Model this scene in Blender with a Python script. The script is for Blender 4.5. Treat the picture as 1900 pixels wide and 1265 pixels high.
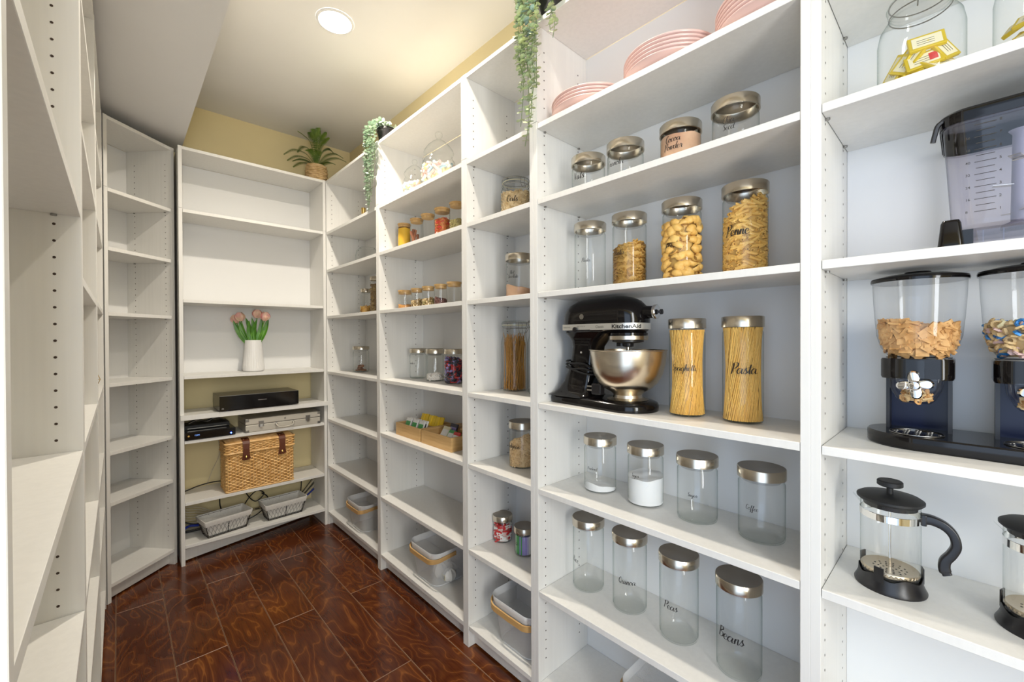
import bpy, math, random
from math import sin, cos, pi, radians
from mathutils import Vector, Matrix
random.seed(7)
S = bpy.context.scene
for o in list(bpy.data.objects): bpy.data.objects.remove(o)
COL = S.collection

# ------------------------------------------------------------------ camera
EYE = Vector((0, 0, 1.2814)); YAW, PITCH, ROLL = .74948, -.00673, -.00392
fw = Vector((sin(YAW)*cos(PITCH), cos(YAW)*cos(PITCH), sin(PITCH)))
r0 = Vector((cos(YAW), -sin(YAW), 0)); u0 = r0.cross(fw)
rr = r0*cos(ROLL)+u0*sin(ROLL); uu = -r0*sin(ROLL)+u0*cos(ROLL)
cd = bpy.data.cameras.new('camera'); cam = bpy.data.objects.new('camera', cd); COL.objects.link(cam)
cam.matrix_world = Matrix(((rr.x, uu.x, -fw.x, EYE.x), (rr.y, uu.y, -fw.y, EYE.y), (rr.z, uu.z, -fw.z, EYE.z), (0, 0, 0, 1)))
cd.sensor_width = 36; cd.lens = 784.6/1900*36; cd.clip_start = .02
S.camera = cam
# ------------------------------------------------------------------ light and exposure
S.view_settings.view_transform = 'Standard'; S.view_settings.look = 'None'
S.view_settings.gamma = 1; S.view_settings.use_curve_mapping = False
S.view_settings.exposure = 0.36
W = bpy.data.worlds.new('daylight'); S.world = W; W.use_nodes = True
W.node_tree.nodes['Background'].inputs[0].default_value = (.62, .78, 1, 1)
W.node_tree.nodes['Background'].inputs[1].default_value = 1.0
def area(name, loc, look, power, color, sx, sy=None, shape='RECTANGLE'):
    l = bpy.data.lights.new(name, 'AREA'); l.energy = power; l.color = color; l.shape = shape
    l.size = sx
    if sy: l.size_y = sy
    o = bpy.data.objects.new(name, l); COL.objects.link(o); o.location = loc
    o.rotation_euler = (Vector(look)-Vector(loc)).to_track_quat('-Z', 'Y').to_euler(); return o
LAMPS = [(.74, 1.98), (.74, .87)]
WARM = (1, .915, .79)
for (x, y), pw in zip(LAMPS, (19, 9)): area('downlight_lamp', (x, y, 2.762), (x, y, 0), pw, WARM, .085, None, 'DISK')
# daylight from the next room, through the wide opening in the left wall beside the camera
area('daylight_opening', (-.75, -.40, 1.15), (1.3, -.05, 1.2), 8, (.66, .79, 1), 1.1, 1.9)
# added soft fill behind the camera, lifting the ambient level of the room
area('fill_light', (-.12, -1.38, 1.50), (.60, 2.4, 1.25), 30, (.93, .965, 1), .40, 1.8)

# ------------------------------------------------------------------ materials
def mat(name, col, rough=.5, metal=0, spec=.5, noise=0, nscale=8, stretch=None, bump=0, coat=0, emit=None, col2=None, aniso=0, wave=None):
    m = bpy.data.materials.new(name); m.use_nodes = True; n = m.node_tree.nodes; L = m.node_tree.links
    b = n['Principled BSDF']; b.inputs['Base Color'].default_value = (*col, 1); b.inputs['Roughness'].default_value = rough
    b.inputs['Metallic'].default_value = metal; b.inputs['Specular IOR Level'].default_value = spec
    b.inputs['Coat Weight'].default_value = coat; b.inputs['Coat Roughness'].default_value = .08
    if aniso:
        b.inputs['Anisotropic'].default_value = aniso
        t = n.new('ShaderNodeTangent'); t.direction_type = 'RADIAL'; t.axis = 'Z'; L.new(t.outputs[0], b.inputs['Tangent'])
    if emit: b.inputs['Emission Color'].default_value = (*emit[0], 1); b.inputs['Emission Strength'].default_value = emit[1]
    if noise or bump or col2:
        tc = n.new('ShaderNodeTexCoord'); mp = n.new('ShaderNodeMapping'); L.new(tc.outputs['Object'], mp.inputs[0])
        if stretch: mp.inputs['Scale'].default_value = stretch
        nz = n.new('ShaderNodeTexNoise'); nz.inputs['Scale'].default_value = nscale; nz.inputs['Detail'].default_value = 4
        L.new(mp.outputs[0], nz.inputs[0])
        if noise or col2:
            rp = n.new('ShaderNodeValToRGB'); L.new(nz.outputs[0], rp.inputs[0])
            c2 = col2 if col2 else tuple(c*(1-noise) for c in col)
            rp.color_ramp.elements[0].position = .35; rp.color_ramp.elements[1].position = .65
            rp.color_ramp.elements[0].color = (*c2, 1); rp.color_ramp.elements[1].color = (*col, 1)
            L.new(rp.outputs[0], b.inputs['Base Color'])
        if bump:
            bp = n.new('ShaderNodeBump'); bp.inputs['Strength'].default_value = bump; bp.inputs['Distance'].default_value = .002
            L.new(nz.outputs[0], bp.inputs['Height']); L.new(bp.outputs[0], b.inputs['Normal'])
    return m
def thin_glass(name, tint=(.99, .995, .99), edge=(.58, .64, .62), rough=.02, refl=1.0):
    # a thin clear wall: straight-through transmission plus Fresnel reflection, greener towards the grazing edge
    m = bpy.data.materials.new(name); m.use_nodes = True; n = m.node_tree.nodes; L = m.node_tree.links
    n.remove(n['Principled BSDF']); out = n['Material Output']
    tr = n.new('ShaderNodeBsdfTransparent'); gl = n.new('ShaderNodeBsdfGlossy'); gl.inputs['Roughness'].default_value = rough
    mx = n.new('ShaderNodeMixShader'); lw = n.new('ShaderNodeLayerWeight'); lw.inputs['Blend'].default_value = .5
    fr = n.new('ShaderNodeFresnel'); fr.inputs['IOR'].default_value = 1.5
    geo = n.new('ShaderNodeNewGeometry'); 
    pw = n.new('ShaderNodeMath'); pw.operation = 'POWER'; pw.inputs[1].default_value = 5; L.new(lw.outputs['Facing'], pw.inputs[0])
    cm = n.new('ShaderNodeMix'); cm.data_type = 'RGBA'; L.new(pw.outputs[0], cm.inputs['Factor'])
    cm.inputs[6].default_value = (*tint, 1); cm.inputs[7].default_value = (*edge, 1); L.new(cm.outputs[2], tr.inputs[0])
    # facing-based Schlick term is side independent
    sc = n.new('ShaderNodeMath'); sc.operation = 'MULTIPLY_ADD'; sc.inputs[1].default_value = .55*refl; sc.inputs[2].default_value = .035*refl; L.new(pw.outputs[0], sc.inputs[0])
    n.remove(fr); n.remove(geo)
    L.new(sc.outputs[0], mx.inputs[0]); L.new(tr.outputs[0], mx.inputs[1]); L.new(gl.outputs[0], mx.inputs[2]); L.new(mx.outputs[0], out.inputs[0])
    return m
def mesh_metal(name, col, k):
    # perforated sheet: holes in a staggered grid over the UV (metres)
    m = bpy.data.materials.new(name); m.use_nodes = True; n = m.node_tree.nodes; L = m.node_tree.links
    b = n['Principled BSDF']; b.inputs['Base Color'].default_value = (*col, 1); b.inputs['Roughness'].default_value = .45
    uv = n.new('ShaderNodeUVMap'); sp = n.new('ShaderNodeSeparateXYZ'); L.new(uv.outputs[0], sp.inputs[0])
    def mth(op, a, bb=None):
        x = n.new('ShaderNodeMath'); x.operation = op
        for i, q in enumerate((a, bb)):
            if q is None: continue
            if isinstance(q, (int, float)): x.inputs[i].default_value = q
            else: L.new(q, x.inputs[i])
        return x.outputs[0]
    a = mth('ADD', sp.outputs[0], sp.outputs[1]); c = mth('SUBTRACT', sp.outputs[0], sp.outputs[1])
    s = mth('MULTIPLY', mth('SINE', mth('MULTIPLY', a, k)), mth('SINE', mth('MULTIPLY', c, k)))
    f = mth('GREATER_THAN', mth('ABSOLUTE', s), .36)
    tr = n.new('ShaderNodeBsdfTransparent'); mx = n.new('ShaderNodeMixShader')
    L.new(f, mx.inputs[0]); L.new(b.outputs[0], mx.inputs[1]); L.new(tr.outputs[0], mx.inputs[2]); L.new(mx.outputs[0], n['Material Output'].inputs[0])
    return m
def wood_floor():
    m = bpy.data.materials.new('stained_birch'); m.use_nodes = True; n = m.node_tree.nodes; L = m.node_tree.links
    b = n['Principled BSDF']; b.inputs['Roughness'].default_value = .20; b.inputs['Specular IOR Level'].default_value = .5
    tc = n.new('ShaderNodeTexCoord'); oi = n.new('ShaderNodeObjectInfo'); ad = n.new('ShaderNodeVectorMath'); ad.operation = 'ADD'
    sc = n.new('ShaderNodeVectorMath'); sc.operation = 'SCALE'; sc.inputs['Scale'].default_value = 9
    cb = n.new('ShaderNodeCombineXYZ')
    for i in range(3): L.new(oi.outputs['Random'], cb.inputs[i])
    L.new(cb.outputs[0], sc.inputs[0]); L.new(tc.outputs['Object'], ad.inputs[0]); L.new(sc.outputs[0], ad.inputs[1])
    mp = n.new('ShaderNodeMapping'); mp.inputs['Scale'].default_value = (1, .42, 1); L.new(ad.outputs[0], mp.inputs[0])
    # contour-like figure: bands of a slowly varying noise field
    nz = n.new('ShaderNodeTexNoise'); nz.inputs['Scale'].default_value = 5.5; nz.inputs['Detail'].default_value = 2.5; nz.inputs['Distortion'].default_value = .5; L.new(mp.outputs[0], nz.inputs[0])
    mu = n.new('ShaderNodeMath'); mu.operation = 'MULTIPLY'; mu.inputs[1].default_value = 26; L.new(nz.outputs[0], mu.inputs[0])
    fr = n.new('ShaderNodeMath'); fr.operation = 'PINGPONG'; fr.inputs[1].default_value = 1; L.new(mu.outputs[0], fr.inputs[0])
    rp = n.new('ShaderNodeValToRGB'); L.new(fr.outputs[0], rp.inputs[0]); e = rp.color_ramp.elements
    e[0].position = 0; e[0].color = (.092, .020, .0052, 1); e[1].position = 1; e[1].color = (.25, .080, .017, 1)
    q = e.new(.84); q.color = (.130, .034, .0080, 1)
    n2 = n.new('ShaderNodeTexNoise'); n2.inputs['Scale'].default_value = 3.2; n2.inputs['Detail'].default_value = 5; L.new(ad.outputs[0], n2.inputs[0])
    r2 = n.new('ShaderNodeValToRGB'); r2.color_ramp.elements[0].position = .38; r2.color_ramp.elements[1].position = .68
    r2.color_ramp.elements[0].color = (.70, .62, .6, 1); r2.color_ramp.elements[1].color = (1.2, 1.28, 1.2, 1); L.new(n2.outputs[0], r2.inputs[0])
    mx = n.new('ShaderNodeMix'); mx.data_type = 'RGBA'; mx.blend_type = 'MULTIPLY'; mx.inputs[0].default_value = 1
    L.new(rp.outputs[0], mx.inputs[6]); L.new(r2.outputs[0], mx.inputs[7])
    # fine pores along the plank
    m3 = n.new('ShaderNodeMapping'); m3.inputs['Scale'].default_value = (260, 9, 1); L.new(ad.outputs[0], m3.inputs[0])
    n3 = n.new('ShaderNodeTexNoise'); n3.inputs['Scale'].default_value = 1; L.new(m3.outputs[0], n3.inputs[0])
    r3 = n.new('ShaderNodeValToRGB'); r3.color_ramp.elements[0].position = .3; r3.color_ramp.elements[0].color = (.72, .7, .7, 1); r3.color_ramp.elements[1].position = .6; L.new(n3.outputs[0], r3.inputs[0])
    m4 = n.new('ShaderNodeMix'); m4.data_type = 'RGBA'; m4.blend_type = 'MULTIPLY'; m4.inputs[0].default_value = 1
    L.new(mx.outputs[2], m4.inputs[6]); L.new(r3.outputs[0], m4.inputs[7]); L.new(m4.outputs[2], b.inputs['Base Color'])
    return m
WHITE = mat('white_melamine', (.80, .785, .745), .38, noise=.035, nscale=2.2, stretch=(40, 40, 1.5))
WHITEB = mat('white_backboard', (.79, .785, .77), .5)
YELLOW = mat('yellow_paint', (.80, .68, .39), .7, noise=.04, nscale=3)
CEIL = mat('ceiling_paint', (.80, .785, .755), .8, noise=.02, nscale=3)
BULK = mat('bulkhead_paint', (.76, .75, .735), .8, noise=.02, nscale=3)
FLOOR = wood_floor(); EDGEGL = mat('plank_edge_glint', (.30, .17, .10), .4); SUBF = mat('subfloor', (.03, .015, .01), .8)  # tan chamfer colour paints in the light that bevelled plank seams catch
GLASS = thin_glass('clear_glass'); GLASSG = thin_glass('greenish_glass', (.992, .996, .992), (.40, .50, .46))
SMOKE = thin_glass('smoky_plastic', (.86, .85, .885), (.20, .19, .24), .04, 1.5)
CLEARP = thin_glass('clear_plastic', (.97, .975, .98), (.6, .62, .64), .05, 1.0)
STEEL = mat('brushed_steel', (.66, .60, .50), .22, 1, aniso=.5)
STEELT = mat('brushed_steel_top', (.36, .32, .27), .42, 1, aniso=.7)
BOWLM = mat('bowl_steel', (.72, .64, .52), .24, 1, aniso=.5)
CHROME = mat('chrome', (.85, .84, .82), .08, 1)
BRASS = mat('brass', (.75, .52, .18), .25, 1)
BLACKG = mat('gloss_black', (.005, .004, .004), .09, spec=.38)
BLACKP = mat('black_plastic', (.010, .009, .010), .32)
BLACKM = mat('matte_black', (.012, .012, .012), .55)
NAVY = mat('dark_gloss_panel', (.004, .007, .03), .22, spec=.3)
BAMBOO = mat('bamboo', (.68, .43, .18), .45, col2=(.56, .33, .12), nscale=3, stretch=(2, 2, 30))
BAMBOOL = mat('bamboo_lid', (.62, .40, .17), .45, col2=(.50, .30, .11), nscale=4, stretch=(4, 20, 4))
INK = mat('black_vinyl', (.012, .010, .010), .45)
PINK = mat('pink_glaze', (.74, .51, .46), .28)
WIRE = mat('dark_wire', (.03, .022, .018), .4, .6)
CLOTH = mat('grey_linen', (.80, .78, .73), .9, noise=.08, nscale=90, bump=.3)
WICKER = mat('wicker', (.90, .58, .24), .42, col2=(.68, .38, .12), nscale=30)
WICKERP = mat('pale_wicker', (.72, .52, .28), .6, col2=(.52, .34, .15), nscale=40)
LEATHER = mat('brown_leather', (.13, .035, .015), .42)
HOLE = mat('pin_hole', (.05, .03, .02), .8)
GREYM = mat('grey_metal', (.35, .34, .32), .35, 1)
WMETAL = mat('white_enamel', (.72, .72, .71), .4)
WMESH = mesh_metal('white_perforated_steel', (.74, .74, .73), 900)
LEAFE = mat('eucalyptus_leaf', (.54, .59, .32), .6, col2=(.33, .43, .29), nscale=40)
LEAFP = mat('pale_eucalyptus_leaf', (.55, .64, .50), .6, col2=(.34, .46, .35), nscale=40)
LEAFB = mat('blue_leaf', (.30, .42, .42), .6)
STEM = mat('stem_green', (.12, .2, .06), .6)
FERN = mat('fern_green', (.17, .25, .03), .5, col2=(.04, .11, .012), nscale=18)
TULL = mat('tulip_leaf', (.14, .36, .03), .4, col2=(.06, .22, .02), nscale=25)
TULP = mat('tulip_petal', (.92, .44, .42), .5, col2=(.92, .66, .46), nscale=24)
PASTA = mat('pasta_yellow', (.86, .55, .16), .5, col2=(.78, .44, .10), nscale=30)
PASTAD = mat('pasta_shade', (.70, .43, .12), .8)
SPAG = mat('spaghetti_yellow', (.88, .56, .15), .45, col2=(.80, .46, .10), nscale=120, stretch=(1, 1, .06))
WSPAG = mat('wholewheat_spaghetti', (.56, .27, .05), .5, noise=.3, nscale=60, stretch=(1, 1, .1))
SUGAR = mat('white_sugar', (.82, .82, .81), .8)
COCOA = mat('cocoa_pink', (.52, .27, .16), .8, col2=(.66, .42, .27), nscale=14, bump=.5)
OATS = mat('oat_flakes', (.80, .64, .40), .8, col2=(.60, .42, .20), nscale=60)
CHICK = mat('chickpea', (.80, .58, .32), .6, col2=(.70, .46, .22), nscale=50)
YPOW = mat('turmeric_powder', (.74, .43, .03), .8)
CINN = mat('cinnamon_bark', (.28, .10, .045), .7)
CHILI = mat('chilli_flakes', (.36, .05, .012), .6, col2=(.62, .22, .05), nscale=60)
SEED = mat('green_seeds', (.40, .34, .13), .7, col2=(.25, .2, .07), nscale=120)
NUTB = mat('mixed_nuts', (.44, .32, .13), .6, col2=(.2, .11, .045), nscale=60)
CLOVE = mat('dark_seeds', (.13, .05, .04), .6)
ORANGE = mat('orange_spice', (.55, .26, .07), .8)
MARSH = [mat('marshmallow_%s' % c, q, .7) for c, q in (('white', (.85, .8, .74)), ('pink', (.85, .55, .5)), ('blue', (.5, .68, .75)), ('yellow', (.86, .76, .45)))]
CEREAL = mat('wheat_cereal', (.74, .44, .18), .7, col2=(.52, .26, .08), nscale=45, bump=.8)
OATR = mat('oat_ring', (.66, .46, .22), .7)
RED = mat('red_wrapper', (.6, .03, .03), .35); GREEN = mat('green_wrapper', (.05, .35, .08), .4); BLUE = mat('blue_paint', (.04, .25, .6), .4)
PURPLE = mat('lilac_wrapper', (.35, .3, .62), .4); DARKC = mat('dark_wrapper', (.03, .025, .05), .3); WRAPW = mat('white_wrapper', (.82, .8, .76), .4)
GOLDW = mat('gold_wrapper', (.70, .52, .04), .32, .3); PAPER = mat('cream_paper', (.78, .72, .50), .6); YEL = mat('yellow_paper', (.85, .58, .03), .5)
TEXTG = mat('print_dark', (.05, .045, .04), .7)
CABLE = mat('cable_black', (.01, .01, .01), .45); CABB = mat('cable_blue', (.01, .03, .30), .4); CABW = mat('cable_white', (.62, .55, .42), .5)
SILVER = mat('silver_case', (.62, .58, .50), .38, .35); DARKF = mat('electronics_black', (.012, .009, .008), .22)
EMIT = mat('lamp_diffuser', (1, 1, 1), .5, emit=((1, .97, .92), 14)); LEDM = mat('blue_led', (.02, .05, 1), .3, emit=((.02, .07, 1), 60))
LEDT = mat('display_blue', (.1, .2, .5), .3, emit=((.2, .4, 1), .8)); COOKIE = mat('cookie', (.34, .17, .10), .8, noise=.4, nscale=60)
VASE = mat('white_ceramic', (.80, .79, .77), .35)

# ------------------------------------------------------------------ mesh building
class MB:
    def __init__(s): s.v = []; s.f = []; s.m = []; s.uv = None
    def add(s, vs, fs, mi=0):
        b = len(s.v); s.v += [tuple(p) for p in vs]; s.f += [tuple(i+b for i in f) for f in fs]; s.m += [mi]*len(fs); return s
    def box(s, x0, x1, y0, y1, z0, z1, mi=0, M=None):
        vs = [Vector((x, y, z)) for z in (z0, z1) for y in (y0, y1) for x in (x0, x1)]
        if M is not None: vs = [M @ p for p in vs]
        return s.add(vs, [(0, 2, 3, 1), (4, 5, 7, 6), (0, 1, 5, 4), (2, 6, 7, 3), (0, 4, 6, 2), (1, 3, 7, 5)], mi)
    def loft(s, loops, cap=(True, True), closed=True, mi=0):
        n = len(loops[0]); vs = [p for l in loops for p in l]; fs = []
        for i in range(len(loops)-1):
            for j in range(n if closed else n-1):
                k = (j+1) % n; fs.append((i*n+j, i*n+k, (i+1)*n+k, (i+1)*n+j))
        if cap[0]: fs.append(tuple(reversed(range(n))))
        if cap[1]: fs.append(tuple((len(loops)-1)*n+j for j in range(n)))
        return s.add(vs, fs, mi)
    def lathe(s, prof, n=32, c=(0, 0, 0), mi=0, M=None, cap=(False, False)):
        loops = []
        for r, z in prof:
            l = [Vector((r*cos(2*pi*j/n), r*sin(2*pi*j/n), z)) for j in range(n)]
            if M is not None: l = [M @ p for p in l]
            loops.append([p+Vector(c) for p in l])
        return s.loft(loops, cap, mi=mi)
    def tube(s, path, r, n=6, mi=0, closed=False, cap=True):
        P = [Vector(p) for p in path]; loops = []; up = None
        for i, p in enumerate(P):
            a = P[i-1] if (i or closed) else P[i]; b = P[(i+1) % len(P)] if (i < len(P)-1 or closed) else P[i]
            t = (b-a); t = t.normalized() if t.length > 1e-9 else Vector((0, 0, 1))
            if up is None: up = t.orthogonal().normalized()
            up = (up-t*up.dot(t)); up = up.normalized() if up.length > 1e-6 else t.orthogonal().normalized()
            sd = t.cross(up); rad = r[i] if isinstance(r, (list, tuple)) else r
            loops.append([p+(up*cos(2*pi*j/n)+sd*sin(2*pi*j/n))*rad for j in range(n)])
        if closed: loops.append(loops[0]); return s.loft(loops, (False, False), mi=mi)
        return s.loft(loops, (cap, cap), mi=mi)
    def prism(s, out, z0, z1, mi=0, inset=0, bz=0):
        lo = [Vector((x, y, z0)) for x, y in out]; hi = [Vector((x, y, z1)) for x, y in out]
        return s.loft([lo, hi], mi=mi)
    def place(s, proto, M, mi=0):
        return s.add([M @ Vector(p) for p in proto[0]], proto[1], mi)
    def build(s, name, mats, parent=None, smooth=False, loc=None):
        me = bpy.data.meshes.new(name); me.from_pydata(s.v, [], s.f)
        if not isinstance(mats, (list, tuple)): mats = [mats]
        for q in mats: me.materials.append(q)
        if len(mats) > 1: me.polygons.foreach_set('material_index', s.m)
        if smooth:
            me.polygons.foreach_set('use_smooth', [True]*len(me.polygons))
            try: me.set_sharp_from_angle(angle=radians(38))
            except Exception: pass
        if s.uv:
            ul = me.uv_layers.new(name='UVMap')
            for lp in me.loops: ul.data[lp.index].uv = s.uv[lp.vertex_index]
        me.update(); o = bpy.data.objects.new(name, me); COL.objects.link(o)
        if parent: o.parent = parent
        if loc: o.location = loc
        return o
def thing(name, label, cat, loc=(0, 0, 0), rot=0, group=None):
    o = bpy.data.objects.new(name, None); COL.objects.link(o); o.empty_display_size = .05
    o.location = loc; o.rotation_euler = (0, 0, rot); tag(o, label, cat, group); return o
def tag(o, label=None, cat=None, group=None, kind=None):
    if label: o['label'] = label
    if cat: o['category'] = cat
    if group: o['group'] = group
    if kind: o['kind'] = kind
    return o
def stuff(o): o['kind'] = 'stuff'; return o
def struct(o): o['kind'] = 'structure'; return o
def stadium(x0, x1, r, n=24, r1=None):   # along x, rounded ends
    r1 = r if r1 is None else r1; o = []
    for j in range(n+1): a = pi/2+pi*j/n; o.append((x0+r*cos(a), r*sin(a)))
    for j in range(n+1): a = -pi/2+pi*j/n; o.append((x1+r1*cos(a), r1*sin(a)))
    return o
def rrect(hx, hy, r, n=6):
    o = []
    for cx, cy, a0 in ((hx-r, hy-r, 0), (-hx+r, hy-r, pi/2), (-hx+r, -hy+r, pi), (hx-r, -hy+r, 3*pi/2)):
        for j in range(n+1): a = a0+pi/2*j/n; o.append((cx+r*cos(a), cy+r*sin(a)))
    return o
def lift(o2, z, cx=0, cy=0, k=1): return [Vector((x*k+cx, y*k+cy, z)) for x, y in o2]
def rotm(ax, a): return Matrix.Rotation(a, 4, ax)
def T(x, y, z): return Matrix.Translation((x, y, z))
def spline(pts, k=6):
    P = [Vector(p) for p in pts]; out = []
    for i in range(len(P)-1):
        a = P[max(i-1, 0)]; b = P[i]; c = P[i+1]; d = P[min(i+2, len(P)-1)]
        for j in range(k):
            t = j/k; out.append(.5*((2*b)+(c-a)*t+(2*a-5*b+4*c-d)*t*t+(3*b-a-3*c+d)*t**3))
    return out+[P[-1]]
def bevel(o, w=.001, seg=1):
    m = o.modifiers.new('edge', 'BEVEL'); m.width = w; m.segments = seg; m.limit_method = 'ANGLE'; return o

# ------------------------------------------------------------------ the room
X0, X1, Y0R, Y1R, ZC = -.345, 1.340, -1.5, 3.300, 2.74
def slab(name, b, m): return struct(MB().box(*b).build(name, m))
wb = slab('wall_back', (X0-.1, X1+.1, Y1R, Y1R+.1, 0, ZC+.1), YELLOW)
slab('wall_right', (X1, X1+.1, Y0R-.1, Y1R, 0, ZC+.1), YELLOW)
wl = MB().box(X0-.1, X0, Y0R-.1, -1.1, 0, ZC+.1).box(X0-.1, X0, .36, Y1R, 0, ZC+.1).box(X0-.1, X0, -1.1, .36, 2.15, ZC+.1)
struct(wl.build('wall_left', YELLOW))
slab('wall_front', (X0, X1, Y0R-.1, Y0R, 0, ZC), YELLOW)
# ceiling with the two lamp openings
import bmesh
def ceiling():
    bm = bmesh.new()
    def loop(pts):
        vs = [bm.verts.new(p) for p in pts]
        for i in range(len(vs)): bm.edges.new((vs[i], vs[(i+1) % len(vs)]))
    loop([(X0, Y0R, ZC), (X1, Y0R, ZC), (X1, Y1R, ZC), (X0, Y1R, ZC)])
    for x, y in LAMPS: loop([(x+.068*cos(2*pi*j/32), y+.068*sin(2*pi*j/32), ZC) for j in range(32)])
    bmesh.ops.triangle_fill(bm, edges=bm.edges[:], use_beauty=True)
    b = MB().box(X0-.1, X1+.1, Y0R-.1, Y1R+.1, ZC+.06, ZC+.1)
    n0 = len(b.v); bm.verts.index_update()
    b.add([v.co for v in bm.verts], [tuple(v.index for v in f.verts) for f in bm.faces]); bm.free()
    return struct(b.build('ceiling', CEIL))
ceiling()
slab('bulkhead', (X0, .285, Y0R, Y1R, 2.425, ZC), BULK)
fl = slab('floor', (X0-.1, X1+.1, Y0R-.1, Y1R+.1, -.06, -.012), SUBF)
PW = .1725
def plank_mesh(w, l):
    g, c = .0006, .0016; b = MB(); z0, z1 = -.012, 0
    x0, x1, y0, y1 = g, w-g, g, l-g
    lo = [(x0, y0, z0), (x1, y0, z0), (x1, y1, z0), (x0, y1, z0)]; mi = [(x0, y0, z1-c*.7), (x1, y0, z1-c*.7), (x1, y1, z1-c*.7), (x0, y1, z1-c*.7)]
    hi = [(x0+c, y0+c, z1), (x1-c, y0+c, z1), (x1-c, y1-c, z1), (x0+c, y1-c, z1)]
    b.loft([lo, mi], (False, False)); b.loft([mi, hi], (False, False), mi=1); b.add(hi, [(0, 1, 2, 3)])
    return b
PM = {}
for i in range(-2, 8):
    x = -.018+i*PW; off = 2.704 if i % 2 == 0 else 2.106
    for k in range(-4, 2):
        y0 = off+1.2*k; y1 = min(y0+1.2, Y1R); y0 = max(y0, Y0R)
        if y1-y0 < .02: continue
        key = round(y1-y0, 3)
        if key not in PM:
            o = plank_mesh(PW, key).build('plank', [FLOOR, EDGEGL]); PM[key] = o.data
        else: o = bpy.data.objects.new('plank', PM[key]); COL.objects.link(o)
        o.parent = fl; o.location = (x, y0, 0)
# recessed lamps
for i, (x, y) in enumerate(LAMPS):
    t = thing('recessed_light', ('round white recessed ceiling light above the aisle near the back wall' if i == 0 else 'recessed ceiling light above the aisle just ahead of the camera, above the frame'), 'ceiling light', (x, y, ZC))
    MB().lathe([(.082, -.001), (.080, -.005), (.070, -.006), (.066, -.002)], 40).build('trim_ring', WMETAL, t, True)
    MB().lathe([(.068, -.001), (.048, .026), (.048, .03)], 40).build('reflector', WMETAL, t, True)
    MB().lathe([(.0001, .0285), (.048, .0285)], 40).build('diffuser', EMIT, t)

# ------------------------------------------------------------------ bookcases
TH = .018; SH = [1.997, 1.739, 1.420, 1.040, .745, .391]; BOT = .072; HT = 2.37
def bookcase(label, org, rot, w, shelves, top=HT, back_from=0, near=True, special=None, pins=True):
    t = thing('bookcase', label, 'bookcase', org, rot, 'white pantry bookcases'); D = .28
    for x in (0, w-TH):
        bevel(MB().box(x, x+TH, 0, D, 0, 2.0215).build('side_panel', WHITE, t), .0007)
        bevel(MB().box(x, x+TH, 0, D, 2.0225, top).build('upper_side_panel', WHITE, t), .0007)
    a, b = TH+.0005, w-TH-.0005
    bevel(MB().box(a, b, .001, D-.006, top-TH, top-.001).build('top_panel', WHITE, t), .0007)
    bevel(MB().box(a, b, .001, D-.006, BOT, BOT+TH).build('bottom_shelf', WHITE, t), .0007)
    MB().box(a, b, .030, .044, .009, BOT-.0005).build('plinth', WHITE, t)
    if back_from < 1.9 or True:
        MB().box(a, b, D-.005, D-.001, max(back_from, BOT), top-TH-.0005).build('back_panel', WHITEB, t)
    for i, z in enumerate(shelves):
        y0 = .001
        if special and i == special[0]: y0 = special[1]
        bevel(MB().box(a+.0006, b-.0006, y0, D-.006, z, z+TH).build('shelf', WHITE, t), .0007)
    if pins:
        hb = MB(); n = 8
        blocked = lambda z: any(s-.004 < z < s+TH+.004 for s in shelves+[BOT])
        for side, x, dx in ((0, TH, .0004), (1, w-TH, -.0004)):
            for y in (.037, .225):
                z = .16
                while z < top-.07:
                    if not blocked(z) and not 1.99 < z < 2.05:
                        vs = [(x+dx, y+.0026*cos(2*pi*j/n), z+.0026*sin(2*pi*j/n)) for j in range(n)]
                        f = tuple(range(n)) if side == 0 else tuple(reversed(range(n)))
                        hb.add(vs, [f])
                    z += .032
        stuff(hb.build('pin_holes', HOLE, t))
        pb = MB()
        for s in shelves:
            for x in (TH+.004, w-TH-.004):
                for y in (.037, .225): pb.lathe([(.0045, -.004), (.0045, 0)], 8, (x, y, s-.0003), cap=(True, False))
        stuff(pb.build('shelf_pins', GREYM, t))
    return t
XR = 1.053; DE = .2208; SA = list(SH); SA[4] = .713
bookcase('white right-wall bookcase in the back corner, with few jars and a mesh basket', (XR, DE+2.8, 0), -pi/2, .8, SA)
bookcase('white bookcase holding marshmallow jars, spice jars and bamboo tea boxes', (XR, DE+2.0, 0), -pi/2, .8, SH)
bookcase('narrow white bookcase holding the oats jar and wholewheat spaghetti jar', (XR, DE+1.2, 0), -pi/2, .4, SH)
bookcase('white bookcase holding the black stand mixer and rows of steel-lidded jars', (XR, DE+.8, 0), -pi/2, .8, SH)
bookcase('white bookcase at the right edge holding the cereal dispenser and french presses', (XR, DE, 0), -pi/2, .8, SH)
bookcase('empty white bookcase nearest the camera along the left wall', (-.052, .41, 0), pi/2, .8, [2.009, 1.523, 1.045, .727, .385])
bookcase('white bookcase second from the camera along the left wall', (-.052, 1.212, 0), pi/2, .8, [2.003, 1.714, 1.394, 1.048, .723, .467])
bookcase('white bookcase third along the left wall, next to the angled corner bookcase', (-.052, 2.014, 0), pi/2, .79, [2.003, 1.714, 1.400, 1.048, .727, .470])
bookcase('narrow white bookcase set at an angle across the left back corner, empty shelves', (-.047, 2.824, 0), radians(42.2), .385, [2.003, 1.716, 1.398, 1.050, .716, .468])
BS = [1.999, 1.490, 1.056, .832, .688, .338, .096]
bk = bookcase('white bookcase facing down the aisle against the back wall, holding tulips and wicker hamper', (.25, 3.005, 0), 0, .8, BS[:-1], back_from=1.06, special=(3, -.022), pins=False)
FX = {o.name: o for o in bk.children}
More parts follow.
